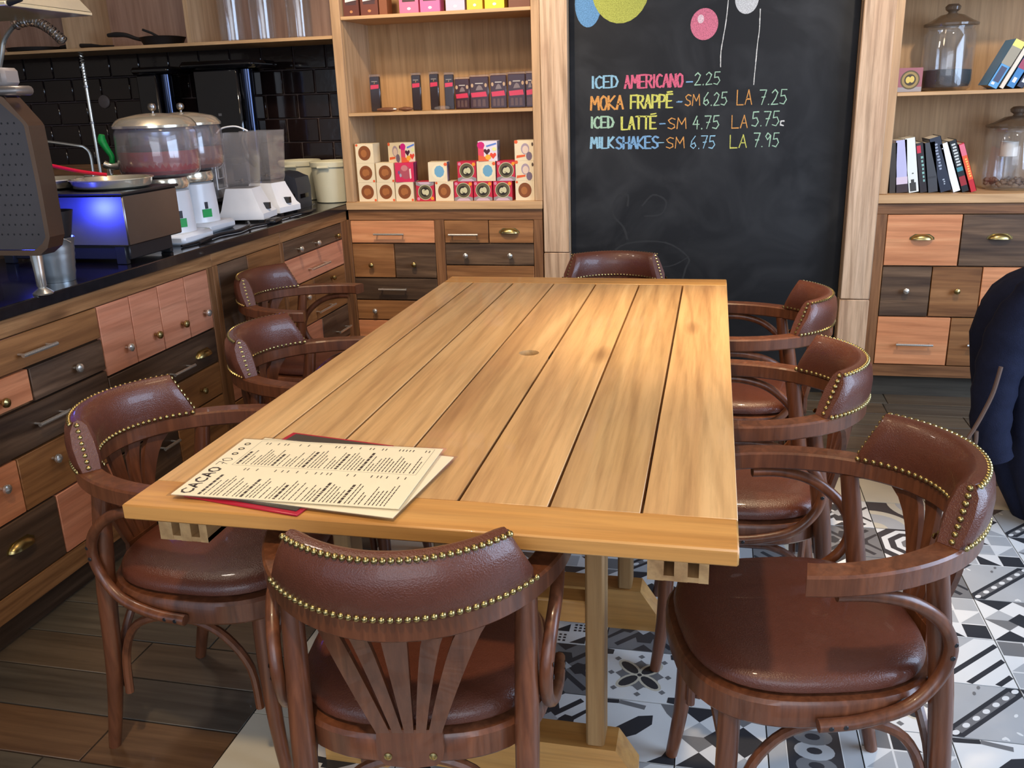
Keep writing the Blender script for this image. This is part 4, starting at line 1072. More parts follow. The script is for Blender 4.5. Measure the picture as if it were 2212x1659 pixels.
BOXM = {'med': front_box('choc', BW, BW, BW, cr, med), 'medt': front_box('choc', BW, BW, BW, cr, medt), 'red': front_box('choc', BW, BW, BW, cri, redp), 'blue': front_box('choc', BW, BW, BW, cr, bluep, [(rect(0, 0, .75, 1), pc((136, 126, 146))), (rect(.1, .1, .4, .7), pc((170, 150, 180)))]),
        'heart': front_box('choc', BW, BW, BW, pc((226, 214, 220)), heartp, [(rect(0, 0, 1, 1), pc((150, 152, 160))), ([(.2, .1), (.5, .2), (.4, .4), (.2, .3)], pc((60, 62, 70))), ([(.3, .5), (.6, .6), (.4, .8)], pc((60, 62, 70)))]), 'face': front_box('choc', BW, BW, BW, cr, facep, heartp), 'pink': front_box('choc', BW, BW, BW, pc((206, 34, 78)), pinkp, [(rect(0, 0, 1, 1), pc((140, 40, 92))), ([(.3, 0), (.5, 0), (.6, 1), (.4, 1)], pc((190, 90, 140)))]),
        'redu': front_box('choc', BW, BW, BW, cri, [([(x, 1 - y) for x, y in p], m) for p, m in redp])}
GR = 'small square chocolate boxes on the bookcase'
Z1 = .9335; dz = .0935
for k, x, row_, lab, ry in [
    ('med', -1.694, 0, 'cream box with a brown seal, bottom row, against the left side of the bookcase', 0),
    ('med', -1.597, 0, 'cream box with a brown seal, bottom row, second from the left side of the bookcase', 0),
    ('med', -1.499, 0, 'cream box with a brown seal, bottom row, just left of the upside-down red box', 0),
    ('redu', -1.392, 0, 'red box turned upside down with a black seal, in the bottom row between cream boxes', 0),
    ('medt', -1.293, 0, 'cream box with a brown seal, bottom row, between two red boxes', 0),
    ('red', -1.196, 0, 'red box with a black seal, bottom row, first of three side by side', 0),
    ('red', -1.098, 0, 'red box with a black seal, bottom row, middle of three side by side', 0),
    ('red', -.999, 0, 'red box with a black seal, bottom row, beside the dark gap', 0),
    ('medt', -.889, 0, 'cream box with a brown seal, bottom row, against the right side of the bookcase', 0),
    ('med', -1.695, 1, 'cream box with a brown seal, middle row, against the left side of the bookcase', 0),
    ('med', -1.594, 1, 'cream box with a brown seal, middle row, touching the pink box', 0),
    ('pink', -1.493, 1, 'crimson pink box with a swirling brown figure, in the middle row', .12),
    ('blue', -1.322, 1, 'cream box with a blue round spot standing alone between gaps', .12),
    ('red', -1.175, 1, 'red box with a black seal, middle row, left of the blue-spotted box under the hearts', 0),
    ('blue', -1.078, 1, 'cream box with a blue round spot directly under the hearts box', 0),
    ('red', -.979, 1, 'red box with a black seal, middle row, touching the lower portrait box', 0),
    ('face', -.889, 1, 'cream box printed with a lilac portrait, middle row', 0),
    ('medt', -1.695, 2, 'cream box with a brown seal on top of the stack at the left side', 0),
    ('face', -1.545, 2, 'cream box turned cornerwise with portrait and hearts faces showing, on the top row', -.5),
    ('heart', -1.067, 2, 'white box printed with coloured hearts on top of a blue-spotted box', .08),
    ('face', -.888, 2, 'cream box printed with a lilac portrait, top of the stack at the right side', 0)]:
    y = 4.268 + (.02 if row_ == 2 and k == 'face' and x < -1 else 0)
    o = add_obj('chocolate_box', BOXM[k], None, (x, y, Z1 + row_ * dz), (0, 0, ry)); o['label'] = lab; o['category'] = 'box'; o['group'] = GR

# slim bars and packets on the middle shelf
ck, ck2, hot = pc((46, 28, 20), .3), pc((62, 26, 22), .3), pc((214, 44, 76), .4)


def pack(w_, h_, d_, label, x, kind, tilt=0.0):
    t = thing('chocolate_packet', label, 'packet', (x, 4.31, 1.3605), tilt, 'chocolate packets on the middle shelf')
    mb = MB().box(-w_ / 2, w_ / 2, 0, d_, .002, h_ * .93, None, .004); part('packet_body', mb, ck if kind == 's' else ck2, t)
    f = MB()
    if kind == 's':
        f.poly([(-w_ * .42, -.0006, h_ * .60), (w_ * .40, -.0006, h_ * .62), (w_ * .42, -.0006, h_ * .72), (-w_ * .40, -.0006, h_ * .71)], hot)
        f.poly([(-w_ * .3, -.0006, h_ * .79), (w_ * .3, -.0006, h_ * .79), (w_ * .3, -.0006, h_ * .81), (-w_ * .3, -.0006, h_ * .81)], pc((150, 140, 130)))
        f.poly([(-w_ * .05, -.0006, h_ * .74), (w_ * .02, -.0006, h_ * .74), (w_ * .05, -.0006, h_ * .78), (-w_ * .0, -.0006, h_ * .78)], pc((200, 150, 70)))
    else:
        f.poly([(-w_ * .40, -.0006, h_ * .34), (w_ * .42, -.0006, h_ * .36), (w_ * .36, -.0006, h_ * .50), (-w_ * .44, -.0006, h_ * .47)], hot)
        f.poly([(-w_ * .2, -.0006, h_ * .72), (w_ * .22, -.0006, h_ * .72), (w_ * .22, -.0006, h_ * .75), (-w_ * .2, -.0006, h_ * .75)], pc((190, 180, 170)))
        f.poly([(-w_ * .18, -.0006, h_ * .54), (w_ * .22, -.0006, h_ * .55), (w_ * .12, -.0006, h_ * .66), (0, -.0006, h_ * .69), (-w_ * .1, -.0006, h_ * .64)], pc((130, 112, 108)))
        for sx in (-.36, .36): f.poly([(w_ * sx + a * .006, -.0006, h_ * .68 + b * .009) for a, b in disc(0, 0, 1, 1)], pc((196, 160, 120)))
        for i in range(3): f.poly([(-w_ * .35 + i * w_ * .25, -.0006, .012), (-w_ * .35 + i * w_ * .25 + w_ * .18, -.0006, .012), (-w_ * .35 + i * w_ * .25 + w_ * .16, -.0006, h_ * .28), (-w_ * .35 + i * w_ * .25 + w_ * .02, -.0006, h_ * .28)], pc((92, 62, 52)))
    part('packet_label', f, None, t)
    part('wrapper', MB().box(-w_ / 2 - .002, w_ / 2 + .003, -.0015, d_ + .002, .0005, h_, None, .003), M['film'], t)


pack(.050, .178, .022, 'slim dark chocolate bar with a red label standing alone at the shelf end', -1.632, 's')
pack(.044, .178, .022, 'slim dark chocolate bar with a red label, first after the wide gap', -1.421, 's', .04)
pack(.044, .180, .022, 'slim dark chocolate bar with a red label, between two other slim bars', -1.331, 's', -.05)
pack(.046, .174, .022, 'slim dark chocolate bar with a red label leaning beside the square packets', -1.256, 's', .05)
pack(.072, .150, .03, 'square chocolate packet nearest the slim bars', -1.192, 'p')
pack(.092, .158, .03, 'square chocolate packet with marbled pieces showing, second of the square packets', -1.108, 'p')
pack(.078, .162, .03, 'square chocolate packet right of the dark gap', -1.014, 'p')
pack(.084, .165, .03, 'square chocolate packet second from the right end of the middle shelf', -.926, 'p')
pack(.038, .166, .03, 'narrow edge of a chocolate packet against the right side of the bookcase', -.862, 'p')
for nm, x, w_, lab in (('chocolate_bag', -1.566, .10, 'clear bag of brown chocolate lying beside the lone slim bar'), ('chocolate_bag', -1.472, .07, 'small flat bag of brown chocolate lying left of the second slim bar'), ('chocolate_bag', -1.288, .07, 'crinkled clear bag lying in front of the slim bars')):
    rings = []; rr = random.Random(int(-x * 1000))
    for k in range(9):
        u = k / 8; r_ = math.sin(PI * min(max(u, .06), .94)) ** .5
        rings.append([Vector((w_ * (u - .5), .018 * r_ * math.cos(t) , .011 + (.010 * r_ + .002 * rr.random()) * math.sin(t))) for t in [2 * PI * i / 10 for i in range(10)]])
    o = solo(nm, MB().loft(rings), pc((112, 74, 54), .25) if x < -1.3 else M['acrylic'], lab, 'bag', 'chocolate bags lying on the middle shelf', (x, 4.285, 1.3605))

# tall boxes on the top shelf
def tall(x0, x1, base, lab, win=True, side=None, accent=(242, 222, 226)):
    w_ = x1 - x0; h_ = .21
    P = []
    if win: P = [([(.14, .30), (.86, .30), (.86, .92), (.14, .92)], pc((64, 40, 40))), ([(.14, .30), (.9, .34), (.86, .44), (.6, .50), (.3, .40), (.14, .46)], pc((240, 228, 220))), ([(.16, .24), (.84, .24), (.84, .30), (.16, .30)], pc((74, 48, 48))), (disc(.5, .10, .1, .03, 0, 8), pc(accent))]
    me = front_box('tall_choc', w_ - .003, .07, h_, pc(base), P)
    o = add_obj('chocolate_carton', me, None, ((x0 + x1) / 2, 4.285, 1.7975)); o['label'] = lab; o['category'] = 'box'; o['group'] = 'tall chocolate cartons on the top shelf'


tall(-1.752, -1.671, (96, 48, 36), 'dark brown carton at the left end of the top shelf', accent=(190, 130, 80))
tall(-1.665, -1.575, (108, 56, 40), 'dark brown carton second on the top shelf, beside a copper bag', accent=(190, 130, 80))
tall(-1.572, -1.53, (132, 76, 44), 'narrow copper brown bag on the top shelf beside the brown cartons', False)
tall(-1.472, -1.376, (232, 112, 148), 'pink carton nearest the gap on the top shelf')
tall(-1.370, -1.272, (226, 110, 160), 'pink carton next to the lilac carton on the top shelf')
tall(-1.246, -1.153, (206, 186, 206), 'lilac and yellow carton between a pink and a yellow carton')
tall(-1.145, -1.068, (232, 190, 60), 'yellow carton with a white band beside the lilac carton')
tall(-1.060, -.966, (246, 206, 50), 'bright yellow carton closest to the right of the top shelf')
tall(-.948, -.846, (112, 66, 44), 'brown bag at the right end of the top shelf', False)

# ================================================================== BOOKS AND JARS (right shelves)
def book(xb0, xb1, xt0, xt1, zb_, zt_, c, lab, marks=(), grp='books on the lower shelf', d_=.15, y=4.29, pages=True):
    th = math.atan2(((xt0 + xt1) - (xb0 + xb1)) / 2, zt_ - zb_); w_ = (xb1 - xb0) * math.cos(th); h_ = (zt_ - zb_) / math.cos(th) - w_ * abs(math.sin(th)) * .5
    t = thing('book', lab, 'book', (xb0 if th > 0 else xb1, y, zb_), 0, grp)
    t.rotation_euler = (0, th, 0)
    # pivot at the lower corner that carries the book
    x0, x1 = (-w_, 0.0) if th > 0 else (0.0, w_)
    if th > 0: t.location.x = xb1
    else: t.location.x = xb0
    part('cover', MB().box(x0, x1, 0, .003, 0, h_).box(x0, x0 + .0018, 0, d_, 0, h_).box(x1 - .0018, x1, 0, d_, 0, h_), pc(c, .35), t)
    part('pages', MB().box(x0 + .002, x1 - .002, .0032, d_ - .004, .003, h_ - .003), pc((226, 218, 200), .8), t)
    mb = MB(); n = 0
    for (u0, u1, v0, v1, cc) in marks:
        mb.poly([(x0 + w_ * u, -.0003 - n * .00008, h_ * v) for u, v in ((u0, v0), (u1, v0), (u1, v1), (u0, v1))], pc(cc, .4)); n += 1
    if n: part('spine_print', mb, None, t)
    return t


def ttl(u0, u1, v0, v1, c, n=7):
    r_ = random.Random(int(v0 * 100)); out = []; v = v0; st = (v1 - v0) / n
    for i in range(n): out.append((u0 + r_.random() * .08, u1 - r_.random() * .08, v + st * .15, v + st * .75, c)); v += st
    return tuple(out)


zs = .9505
book(.760, .788, .752, .770, zs, 1.166, (60, 52, 44), 'dark brown book spine against the left side, beside the lavender book')
book(.792, .838, .769, .812, zs, 1.178, (186, 186, 222), 'lavender book with a dark skyline at its foot', ((0, 1, 0, .16, (58, 44, 46)), (.1, .4, .16, .24, (58, 44, 46)), (.6, .9, .16, .20, (58, 44, 46)), (0, 1, .16, .3, (214, 198, 214))) )
book(.842, .886, .806, .844, zs, 1.186, (226, 232, 226), 'white book with a dark silhouette at its foot, beside the lavender book', ((.15, .75, .02, .18, (60, 60, 56)), (.3, .6, .18, .24, (60, 60, 56)), (.45, .6, .34, .36, (50, 60, 50))))
book(.888, .920, .851, .880, zs, 1.164, (44, 38, 40), 'thin dark book with a red patch and pale title, right of the white pair', ((.1, .6, .80, .95, (200, 50, 70)),) + ttl(.5, .85, .2, .75, (130, 180, 170)))
book(.922, .964, .888, .926, zs, 1.166, (66, 68, 72), 'charcoal cloth book in the middle of the row', ((.1, .9, .28, .32, (52, 52, 56)),))
book(.972, 1.022, .908, .943, zs, 1.186, (40, 46, 62), 'tall slate blue book leaning, tallest of the row', ttl(.3, .6, .4, .9, (150, 160, 178), 9) + ttl(.4, .6, .12, .24, (170, 180, 190), 3))
book(1.024, 1.058, .948, .980, zs, 1.160, (234, 236, 238), 'plain white leaning book between the slate blue and the black book', ((.1, .4, .9, .92, (180, 180, 180)),))
book(1.060, 1.092, .982, 1.013, zs, 1.172, (24, 28, 30), 'black leaning book with white lettering and a red block', ttl(.2, .8, .5, .95, (200, 204, 200), 8) + ((.1, .9, .12, .3, (150, 34, 40)), (.1, .9, .4, .48, (70, 140, 150))))
book(1.096, 1.122, 1.022, 1.046, zs, 1.158, (190, 34, 44), 'red and orange leaning book at the right end of the row', ((.1, .95, .25, .75, (226, 88, 40)), (.1, .95, .75, .98, (220, 110, 130))) + ttl(.4, .8, .3, .7, (244, 190, 90), 8))
zs2 = 1.3775
for (xb, w_, xt, zt, c, lab, mk) in [
    (1.100, .046, 1.192, 1.565, (86, 150, 200), 'blue and yellow book leaning, nearest the large glass jar', ((0, 1, .86, 1, (226, 222, 110)), (0, 1, .48, .86, (150, 142, 122)), (.2, .8, .12, .44, (64, 70, 96)), (.2, .5, .05, .1, (230, 236, 240)))),
    (1.150, .022, 1.243, 1.57, (214, 204, 186), 'thin cream book leaning behind the blue and yellow one', ()),
    (1.176, .036, 1.268, 1.57, (56, 120, 176), 'blue and purple leaning book with a white mark at its foot', ((0, 1, .55, 1, (112, 84, 120)), (0, 1, .38, .55, (150, 60, 84)), (.3, .7, .1, .2, (232, 236, 240)))),
    (1.216, .030, 1.308, 1.57, (34, 38, 60), 'dark navy leaning book at the frame side of the upper shelf', ((.3, .7, .1, .18, (210, 216, 224)),))]:
    book(xb, xb + w_, xt, xt + w_, zs2, zt, c, lab, mk, 'books leaning on the upper shelf')


def jar(x, y, z, r_, h_, label, fill_h, fill_m, knob_h=.07):
    t = thing('glass_jar', label, 'jar', (x, y, z), 0, 'lidded glass jars on the right shelves')
    wl = .004
    part('jar_body', MB().lathe([(r_ * .8, .0005), (r_ * .97, .012), (r_, .04), (r_, h_ * .86), (r_ * .93, h_ * .93), (r_ * .90, h_ * .95), (r_ * .93, h_ * .985), (r_ * .95, h_), (r_ * .88, h_), (r_ * .86, h_ * .95), (r_ - wl, h_ * .85), (r_ - wl, .04), (r_ * .9, .016), (0, .012)], n=40), M['glass'], t)
    part('lid', MB().lathe([(r_ * .86, h_ + .001), (r_ * 1.04, h_ + .003), (r_ * 1.05, h_ + .012), (r_ * .8, h_ + .024), (r_ * .45, h_ + .046), (r_ * .2, h_ + .052), (r_ * .16, h_ + .058), (r_ * .28, h_ + .068), (r_ * .30, h_ + .08), (r_ * .2, h_ + .09), (0, h_ + .092)], n=36), M['lidglass'], t, 'smoky glass lid with a round knob')
    if fill_h: part('filling', MB().lathe([(0, .013), (r_ * .88, .017), (r_ * .955, .04), (r_ * .955, fill_h), (r_ * .5, fill_h + .004), (0, fill_h + .002)], n=32), fill_m, t)
    return t


M['lidglass'] = glassy('smoky_lid', (120, 104, 88), 0.45, 0.06)
M['beans'] = plain('dark_beans', (26, 16, 12), 0.5, bump=1.0, bscale=160, var=.4)
jar(.972, 4.43, 1.3775, .105, .262, 'large lidded glass jar half full of dark beans on the upper shelf', .085, M['beans'])
j2 = jar(1.285, 4.43, .9505, .118, .262, 'lidded glass jar with a white cup inside, at the right edge of the lower shelf', 0, None)
cf = MB(); rr = random.Random(2)
for i in range(90):
    a, q = rr.random() * 6.28, rr.random() ** .5 * .10; s_ = .008 + rr.random() * .004
    cf.lathe([(0, -s_), (s_ * .8, -s_ * .5), (s_, 0), (s_ * .8, s_ * .5), (0, s_)], (q * math.cos(a), q * math.sin(a), .024 + rr.random() * .018), 6)
part('pebbles', cf, pc((118, 92, 70)), j2, kind='stuff')
tg = solo('drinking_glass', MB().lathe([(.036, 0), (.040, .05), (.043, .095), (.0415, .095), (.0385, .05), (.034, .004), (0, .004)], n=28), M['glass'], 'clear tumbler standing inside the lower glass jar', 'glass', None, (1.262, 4.42, .9965))
cp = solo('cup', MB().lathe([(.034, 0), (.036, .002), (.036, .062), (.034, .064), (.033, .06), (.033, .006), (0, .006)], n=28), pc((216, 208, 196), .3), 'small white cup stacked on the tumbler inside the lower jar', 'cup', None, (1.262, 4.42, 1.0925))
o = add_obj('chocolate_box', front_box('choc', .098, .09, .098, pc((150, 90, 96)), [([(0, 0), (1, 0), (1, .2), (0, .2)], gyp), (disc(.5, .5, .4, .4, 0, 22), pc((84, 70, 40))), (disc(.5, .5, .34, .34, 0, 22), pc((150, 126, 70))), (disc(.5, .5, .24, .24, 0, 18), pc((60, 46, 26))), (disc(.42, .5, .1, .14, 0, 12), pc((206, 180, 90))), (disc(.58, .52, .1, .14, 0, 12), pc((206, 180, 90)))]), None, (.803, 4.30, 1.3775), (0, 0, .03))
o['label'] = 'pinkish box with a golden round seal beside the large bean jar'; o['category'] = 'box'
# ================================================================== COUNTER EQUIPMENT
CT = .9255
# ---- espresso machine (panel towards the camera)
em = thing('espresso_machine', 'dark espresso machine with a perforated end panel and chamfered shoulder on chrome feet', 'coffee machine', (-2.012, 2.05, CT))
M['trim'] = plain('bronze_trim', (150, 124, 106), .22, .9)
def prof_m(o_):   # outline in x,z of the end panel (local), shrink by o_
    return [(-.45, .115 + o_), (.255 - o_, .115 + o_), (.285 - o_, .135 + o_), (.298 - o_, .165), (.300 - o_, .30), (.297 - o_, .448), (.291 - o_, .458), (.240 - o_, .518 - o_), (.232 - o_, .522 - o_), (-.45, .522 - o_)]
pO, pI = prof_m(0), prof_m(.013)
rim = MB()
n = len(pO)
for i in range(n - 1):
    a, b, c, d = pO[i], pO[i + 1], pI[i + 1], pI[i]
    rim.prism([(a[0], -.03, a[1]), (b[0], -.03, b[1]), (c[0], -.03, c[1]), (d[0], -.03, d[1])], (0, .058, 0))
part('trim_band', rim, M['trim'], em, 'polished bronze-brown band')
pn = part('perforated_panel', MB().prism([(x, -.018, z) for x, z in prof_m(.014)], (0, .014, 0)), plain('panel_grey', (104, 98, 98), .38, .6), em)
pf = MB(); rr = random.Random(9)
for i in range(16):
    for j in range(12):
        x, z = -.03 + i * .019 + (j % 2) * .0095, .17 + j * .026
        if x < .262 and z < .47: pf.lathe([(.0030, 0), (.0026, .0004)], (x, -.0182, z), 6, axis=Matrix.Rotation(PI / 2, 3, 'X'))
part('perforation', pf, M['black'], pn)
part('cup_rail', MB().tube([(-.45, -.02, .535), (.245, -.02, .535), (.262, -.012, .535), (.268, .01, .535), (.266, .035, .535)], .012, 10), plain('rail_grey', (140, 132, 126), .35, .7), em)
part('top_panel', MB().box(-.45, .240, -.015, .035, .523, .532, None, .002), M['steel'], em)
part('hopper_lid', MB().box(-.36, .235, -.01, .05, .548, .592, None, .008).box(-.36, .22, .0, .04, .532, .548), plain('lid_taupe', (150, 138, 130), .5), em)
part('body', MB().box(-.75, -.10, .030, .45, .12, .52, None, .01), M['black'], em)
for x, y in ((.203, .018), (-.35, .05)):
    part('foot', MB().lathe([(.026, 0), (.028, .004), (.018, .012), (.010, .018), (.013, .024), (.013, .06), (.016, .114)], (x, y, 0), 18), M['chrome'], em)
em.location.y = 2.07

# ---- tin bucket with a black scoop
tbk = thing('tin_bucket', 'small ribbed tin bucket behind the chrome foot of the espresso machine', 'bucket', (-1.905, 2.275, CT))
prof = [(.045, 0)] + [(.045 + .014 * u + (.0015 if k % 2 else 0), .128 * u) for k, u in enumerate([.1, .2, .3, .4, .5, .6, .66, .72, .78, .9])] + [(.062, .126), (.060, .128), (.057, .122), (.044, .004), (0, .004)]
part('bucket_body', MB().lathe(prof, n=28), plain('galvanised_tin', (156, 162, 164), .35, .85), tbk)
part('bucket_handle', MB().tube(spline([(-.062, 0, .115), (-.05, -.035, .13), (0, -.062, .10), (.05, -.035, .13), (.062, 0, .115)], 5), .0015, 6), M['chrome'], tbk)
solo('scoop', MB().lathe([(.018, 0), (.03, .03), (.048, .10), (.062, .165), (.060, .165), (.028, .03), (0, .004)], n=22), M['black'], 'dark cup or scoop standing in the tin bucket', 'scoop', None, (-1.895, 2.275, CT + .04))

# ---- food warmer
fw = thing('food_warmer', 'stainless steel countertop food warmer with round wells, lit blue on one side', 'food warmer', (-2.09, 2.52, CT))
part('housing', MB().box(-.26, .26, .005, .31, .062, .222, None, .004), M['steel'], fw)
part('top_rim', MB().box(-.268, .266, -.003, .318, .2225, .232, None, .003), M['black'], fw)
for x, y in ((-.13, .15), (.12, .16)):
    part('well_pan', MB().lathe([(.108, .233), (.122, .240), (.128, .262), (.134, .264), (.133, .267), (.124, .266), (.112, .242), (0, .236)], (x, y, 0), 32), M['gold'], fw)
part('base', MB().box(-.25, .24, .03, .27, .014, .0618, None, .003), M['black'], fw)
for x, y in ((.21, .03), (.21, .275), (-.22, .03), (-.22, .275)):
    part('foot', MB().box(x - .018, x + .02, y - .01, y + .01, 0, .062, None, .002), M['black'], fw)
solo('spatula', MB().tube(spline([(-2.30, 2.63, 1.262), (-2.20, 2.64, 1.245), (-2.08, 2.67, 1.215), (-2.0, 2.70, 1.200)], 4), [.009, .008, .007, .007, .007, .006, .006, .006, .006, .006, .006, .006, .006], 8), M['red'], 'bright red handled spatula resting on the steel well pans', 'spatula')

# ---- juice dispensers
def dispenser(x, y, label, juice, lever):
    t = thing('juice_dispenser', label, 'juice dispenser', (x, y, CT), 0, 'juice dispensers on the counter')
    # body
    prof = [(.105, .045), (.11, .05), (.105, .10), (.098, .19), (.09, .20)]
    part('body', MB().lathe([(.098, .030), (.0965, .045), (.0945, .10), (.088, .19), (.07, .198)], n=36).box(-.10, .125, -.11, .10, .0, .040, None, .012), M['white'], t)
    part('collar', MB().lathe([(.070, .1985), (.088, .200), (.094, .215), (.088, .238), (.06, .240)], (.0, 0, 0), 30), M['gold'], t)
    part('bowl', MB().lathe([(.05, .241), (.128, .246), (.142, .262), (.146, .30), (.145, .40), (.138, .415), (.136, .415), (.142, .398), (.142, .30), (.138, .266), (.05, .25)], n=44), M['bowlglass'], t)
    part('juice', MB().lathe([(.0, .251), (.126, .254), (.139, .268), (.1415, .30), (.1415, .336), (0, .337)], n=40), juice, t)
    part('cooling_column', MB().lathe([(.095, .338), (.098, .342), (.098, .402), (.09, .410), (0, .410)], n=30), plain('blue_steel', (150, 164, 190), .22, .8), t)
    part('lid', MB().lathe([(.139, .4155), (.147, .418), (.147, .426), (.132, .444), (.118, .452), (.06, .464), (.02, .468), (0, .468)], n=40), M['gold'], t)
    part('lid_knob', MB().lathe([(.005, .468), (.005, .474), (.013, .480), (.0155, .489), (.012, .499), (0, .503)], n=18), M['steel'], t)
    mt = Matrix.Rotation(math.radians(-28), 4, 'Z')
    part('badge', MB().box(.094, .0965, -.020, .020, .060, .092, None, 0, mt), M['green'], t, 'green tag')
    part('switch', MB().box(.0935, .0975, -.006, .006, .0935, .120, None, 0, mt), M['black'], t)
    if lever:
        part('tap', MB().tube(spline([(-.135, -.05, .285), (-.165, -.06, .285), (-.185, -.07, .295)], 4), .013, 10).tube([(-.17, -.062, .28), (-.17, -.062, .20)], .010, 10), M['chrome'], t)
        part('tap_lever', MB().tube(spline([(-.160, -.055, .298), (-.158, -.055, .32), (-.172, -.056, .345), (-.186, -.058, .375), (-.182, -.058, .398)], 4), lerpl([.010, .010, .012, .016, .010], 17), 10), M['green'], t, 'green tap lever')
    return t


dispenser(-2.005, 3.02, 'juice dispenser of red drink with a green tap lever, next to the food warmer', M['juice'], True)
dispenser(-2.075, 3.315, 'juice dispenser of brownish drink standing behind the red one, beside the blenders', M['juice2'], False)


def blender(x, y, label, hood):
    t = thing('blender', label, 'blender', (x, y, CT), math.radians(8 if hood else -6), 'white blenders on the counter')
    def rg(a, b, z, cx=0): return [Vector((cx + a * sx, b * sy, z)) for sx, sy in ((-1, -1), (1, -1), (1, 1), (-1, 1))]
    part('motor_base', MB().loft([rg(.098, .088, .010, .012), rg(.098, .088, .035, .012), rg(.088, .08, .05, .008), rg(.062, .062, .128), rg(.058, .058, .142)], smooth=False), M['white'], t)
    part('switch', MB().box(.083, .1125, -.010, .010, .048, .075), M['black'], t)
    for sx in (-1, 1):
        for sy in (-1, 1): part('foot', MB().box(sx * .085 - .012 + .012, sx * .085 + .012 + .012, sy * .072 - .012, sy * .072 + .012, 0, .0099), M['black'], t)
    part('jar', MB().loft([rg(.055, .055, .143), rg(.060, .060, .165), rg(.073, .073, .375), rg(.070, .070, .375), rg(.057, .057, .168), rg(.05, .05, .16)], smooth=False), M['acrylic'], t)
    part('blade', MB().lathe([(.010, .161), (.012, .17), (.004, .18)], n=10).box(-.03, .03, -.005, .005, .171, .174), M['steel'], t)
    if hood:
        hx = -.095
        part('sound_cover', MB().box(hx - .006, hx, -.08, .08, .10, .36, None, .02), M['acrylic'], t)
        part('cover_handle', MB().tube(spline([(-.09, 0, .374), (-.06, 0, .395), (.0, 0, .40), (.05, 0, .38)], 5), .0035, 8), M['white'], t)
        ww = MB()
        for r_ in ((.052, .14, .33), (.030, .185, .285)):
            ww.tube([(hx + .002, -r_[0], r_[1]), (hx + .002, r_[0], r_[1]), (hx + .002, r_[0], r_[2]), (hx + .002, -r_[0], r_[2]), (hx + .002, -r_[0], r_[1])], .003, 6)
        part('gasket', ww, M['white'], t)
    else:
        part('jar_handle', MB().tube(spline([(-.062, -.04, .37), (-.06, -.07, .33), (-.035, -.075, .26), (.0, -.07, .22)], 5), lerpl([.008, .014, .016, .010], 16), 10), M['black'], t)
    return t


blender(-2.025, 3.64, 'white-based blender with a square clear jar and a pale wire handle, beside the dispensers', True)
blender(-2.035, 3.885, 'white-based blender with a black-handled clear jar, beside the black label printer', False)
lp = thing('label_printer', 'small black label printer with a rounded top in front of the cream tubs', 'printer', (-2.02, 4.09, CT))
part('shell', MB().prism([(-.068, -.075, .0), (.068, -.075, .0), (.070, -.075, .10), (.062, -.075, .148), (.035, -.075, .158), (.01, -.075, .170), (-.035, -.075, .176), (-.06, -.075, .165), (-.070, -.075, .13)], (0, .15, 0)), plain('printer_black', (44, 46, 54), .4), lp)
part('paper_slot', MB().box(-.01, .055, -.0765, -.0752, .045, .075).box(.0705, .0715, -.05, .04, .05, .07), M['gloss'], lp)
part('sticker', MB().box(-.062, -.038, -.0762, -.0752, .07, .10), pc((200, 200, 200)), lp)
for x, y, lab in ((-2.145, 4.475, 'cream plastic tub behind the black label printer'), (-1.919, 4.370, 'cream plastic tub in the corner against the bookcase side')):
    t = thing('plastic_tub', lab, 'tub', (x, y, CT), 0, 'cream tubs in the corner')
    part('tub_body', MB().lathe([(.086, 0), (.090, .003), (.105, .19), (.103, .19), (.088, .006), (0, .006)], n=36), M['tub'], t)
    part('tub_rim', MB().lathe([(.1055, .176), (.111, .178), (.112, .200), (.107, .205), (.103, .203), (.1035, .191)], n=36), M['tub'], t)
    part('grip', MB().tube([(-.03, -.113, .178), (.03, -.113, .178)], .006, 8), M['tub'], t)
# ---- cables
for pts, lab in (([(-1.875, 2.88, .931), (-1.862, 3.02, .931), (-1.875, 3.16, .931), (-1.85, 3.26, .931), (-1.87, 3.40, .931), (-1.845, 3.52, .931), (-1.86, 3.66, .931), (-1.855, 3.9, .931), (-1.86, 4.0, .931)], 'black power cable winding along the front of the counter'),
                 ([(-1.915, 3.45, .9415), (-1.855, 3.34, .9425), (-1.832, 3.20, .9405), (-1.850, 3.08, .9415), (-1.845, 2.95, .931)], 'black power cable looping between the dispensers and blenders'),
                 ([(-1.87, 3.74, .931), (-1.835, 3.80, .936), (-1.845, 3.92, .931), (-1.89, 4.03, .9415), (-1.91, 4.10, .9415)], 'black cable coiled in front of the label printer')):
    solo('power_cable', MB().tube(spline(pts, 6), .0048, 8), M['black'], lab, 'cable', 'power cables on the counter')
solo('power_plug', MB().box(-.022, .022, -.05, .05, 0, .018, None, .006), M['black'], 'flat black plug block lying among the cables on the counter', 'plug', None, (-1.848, 3.55, CT + .0005), .15)

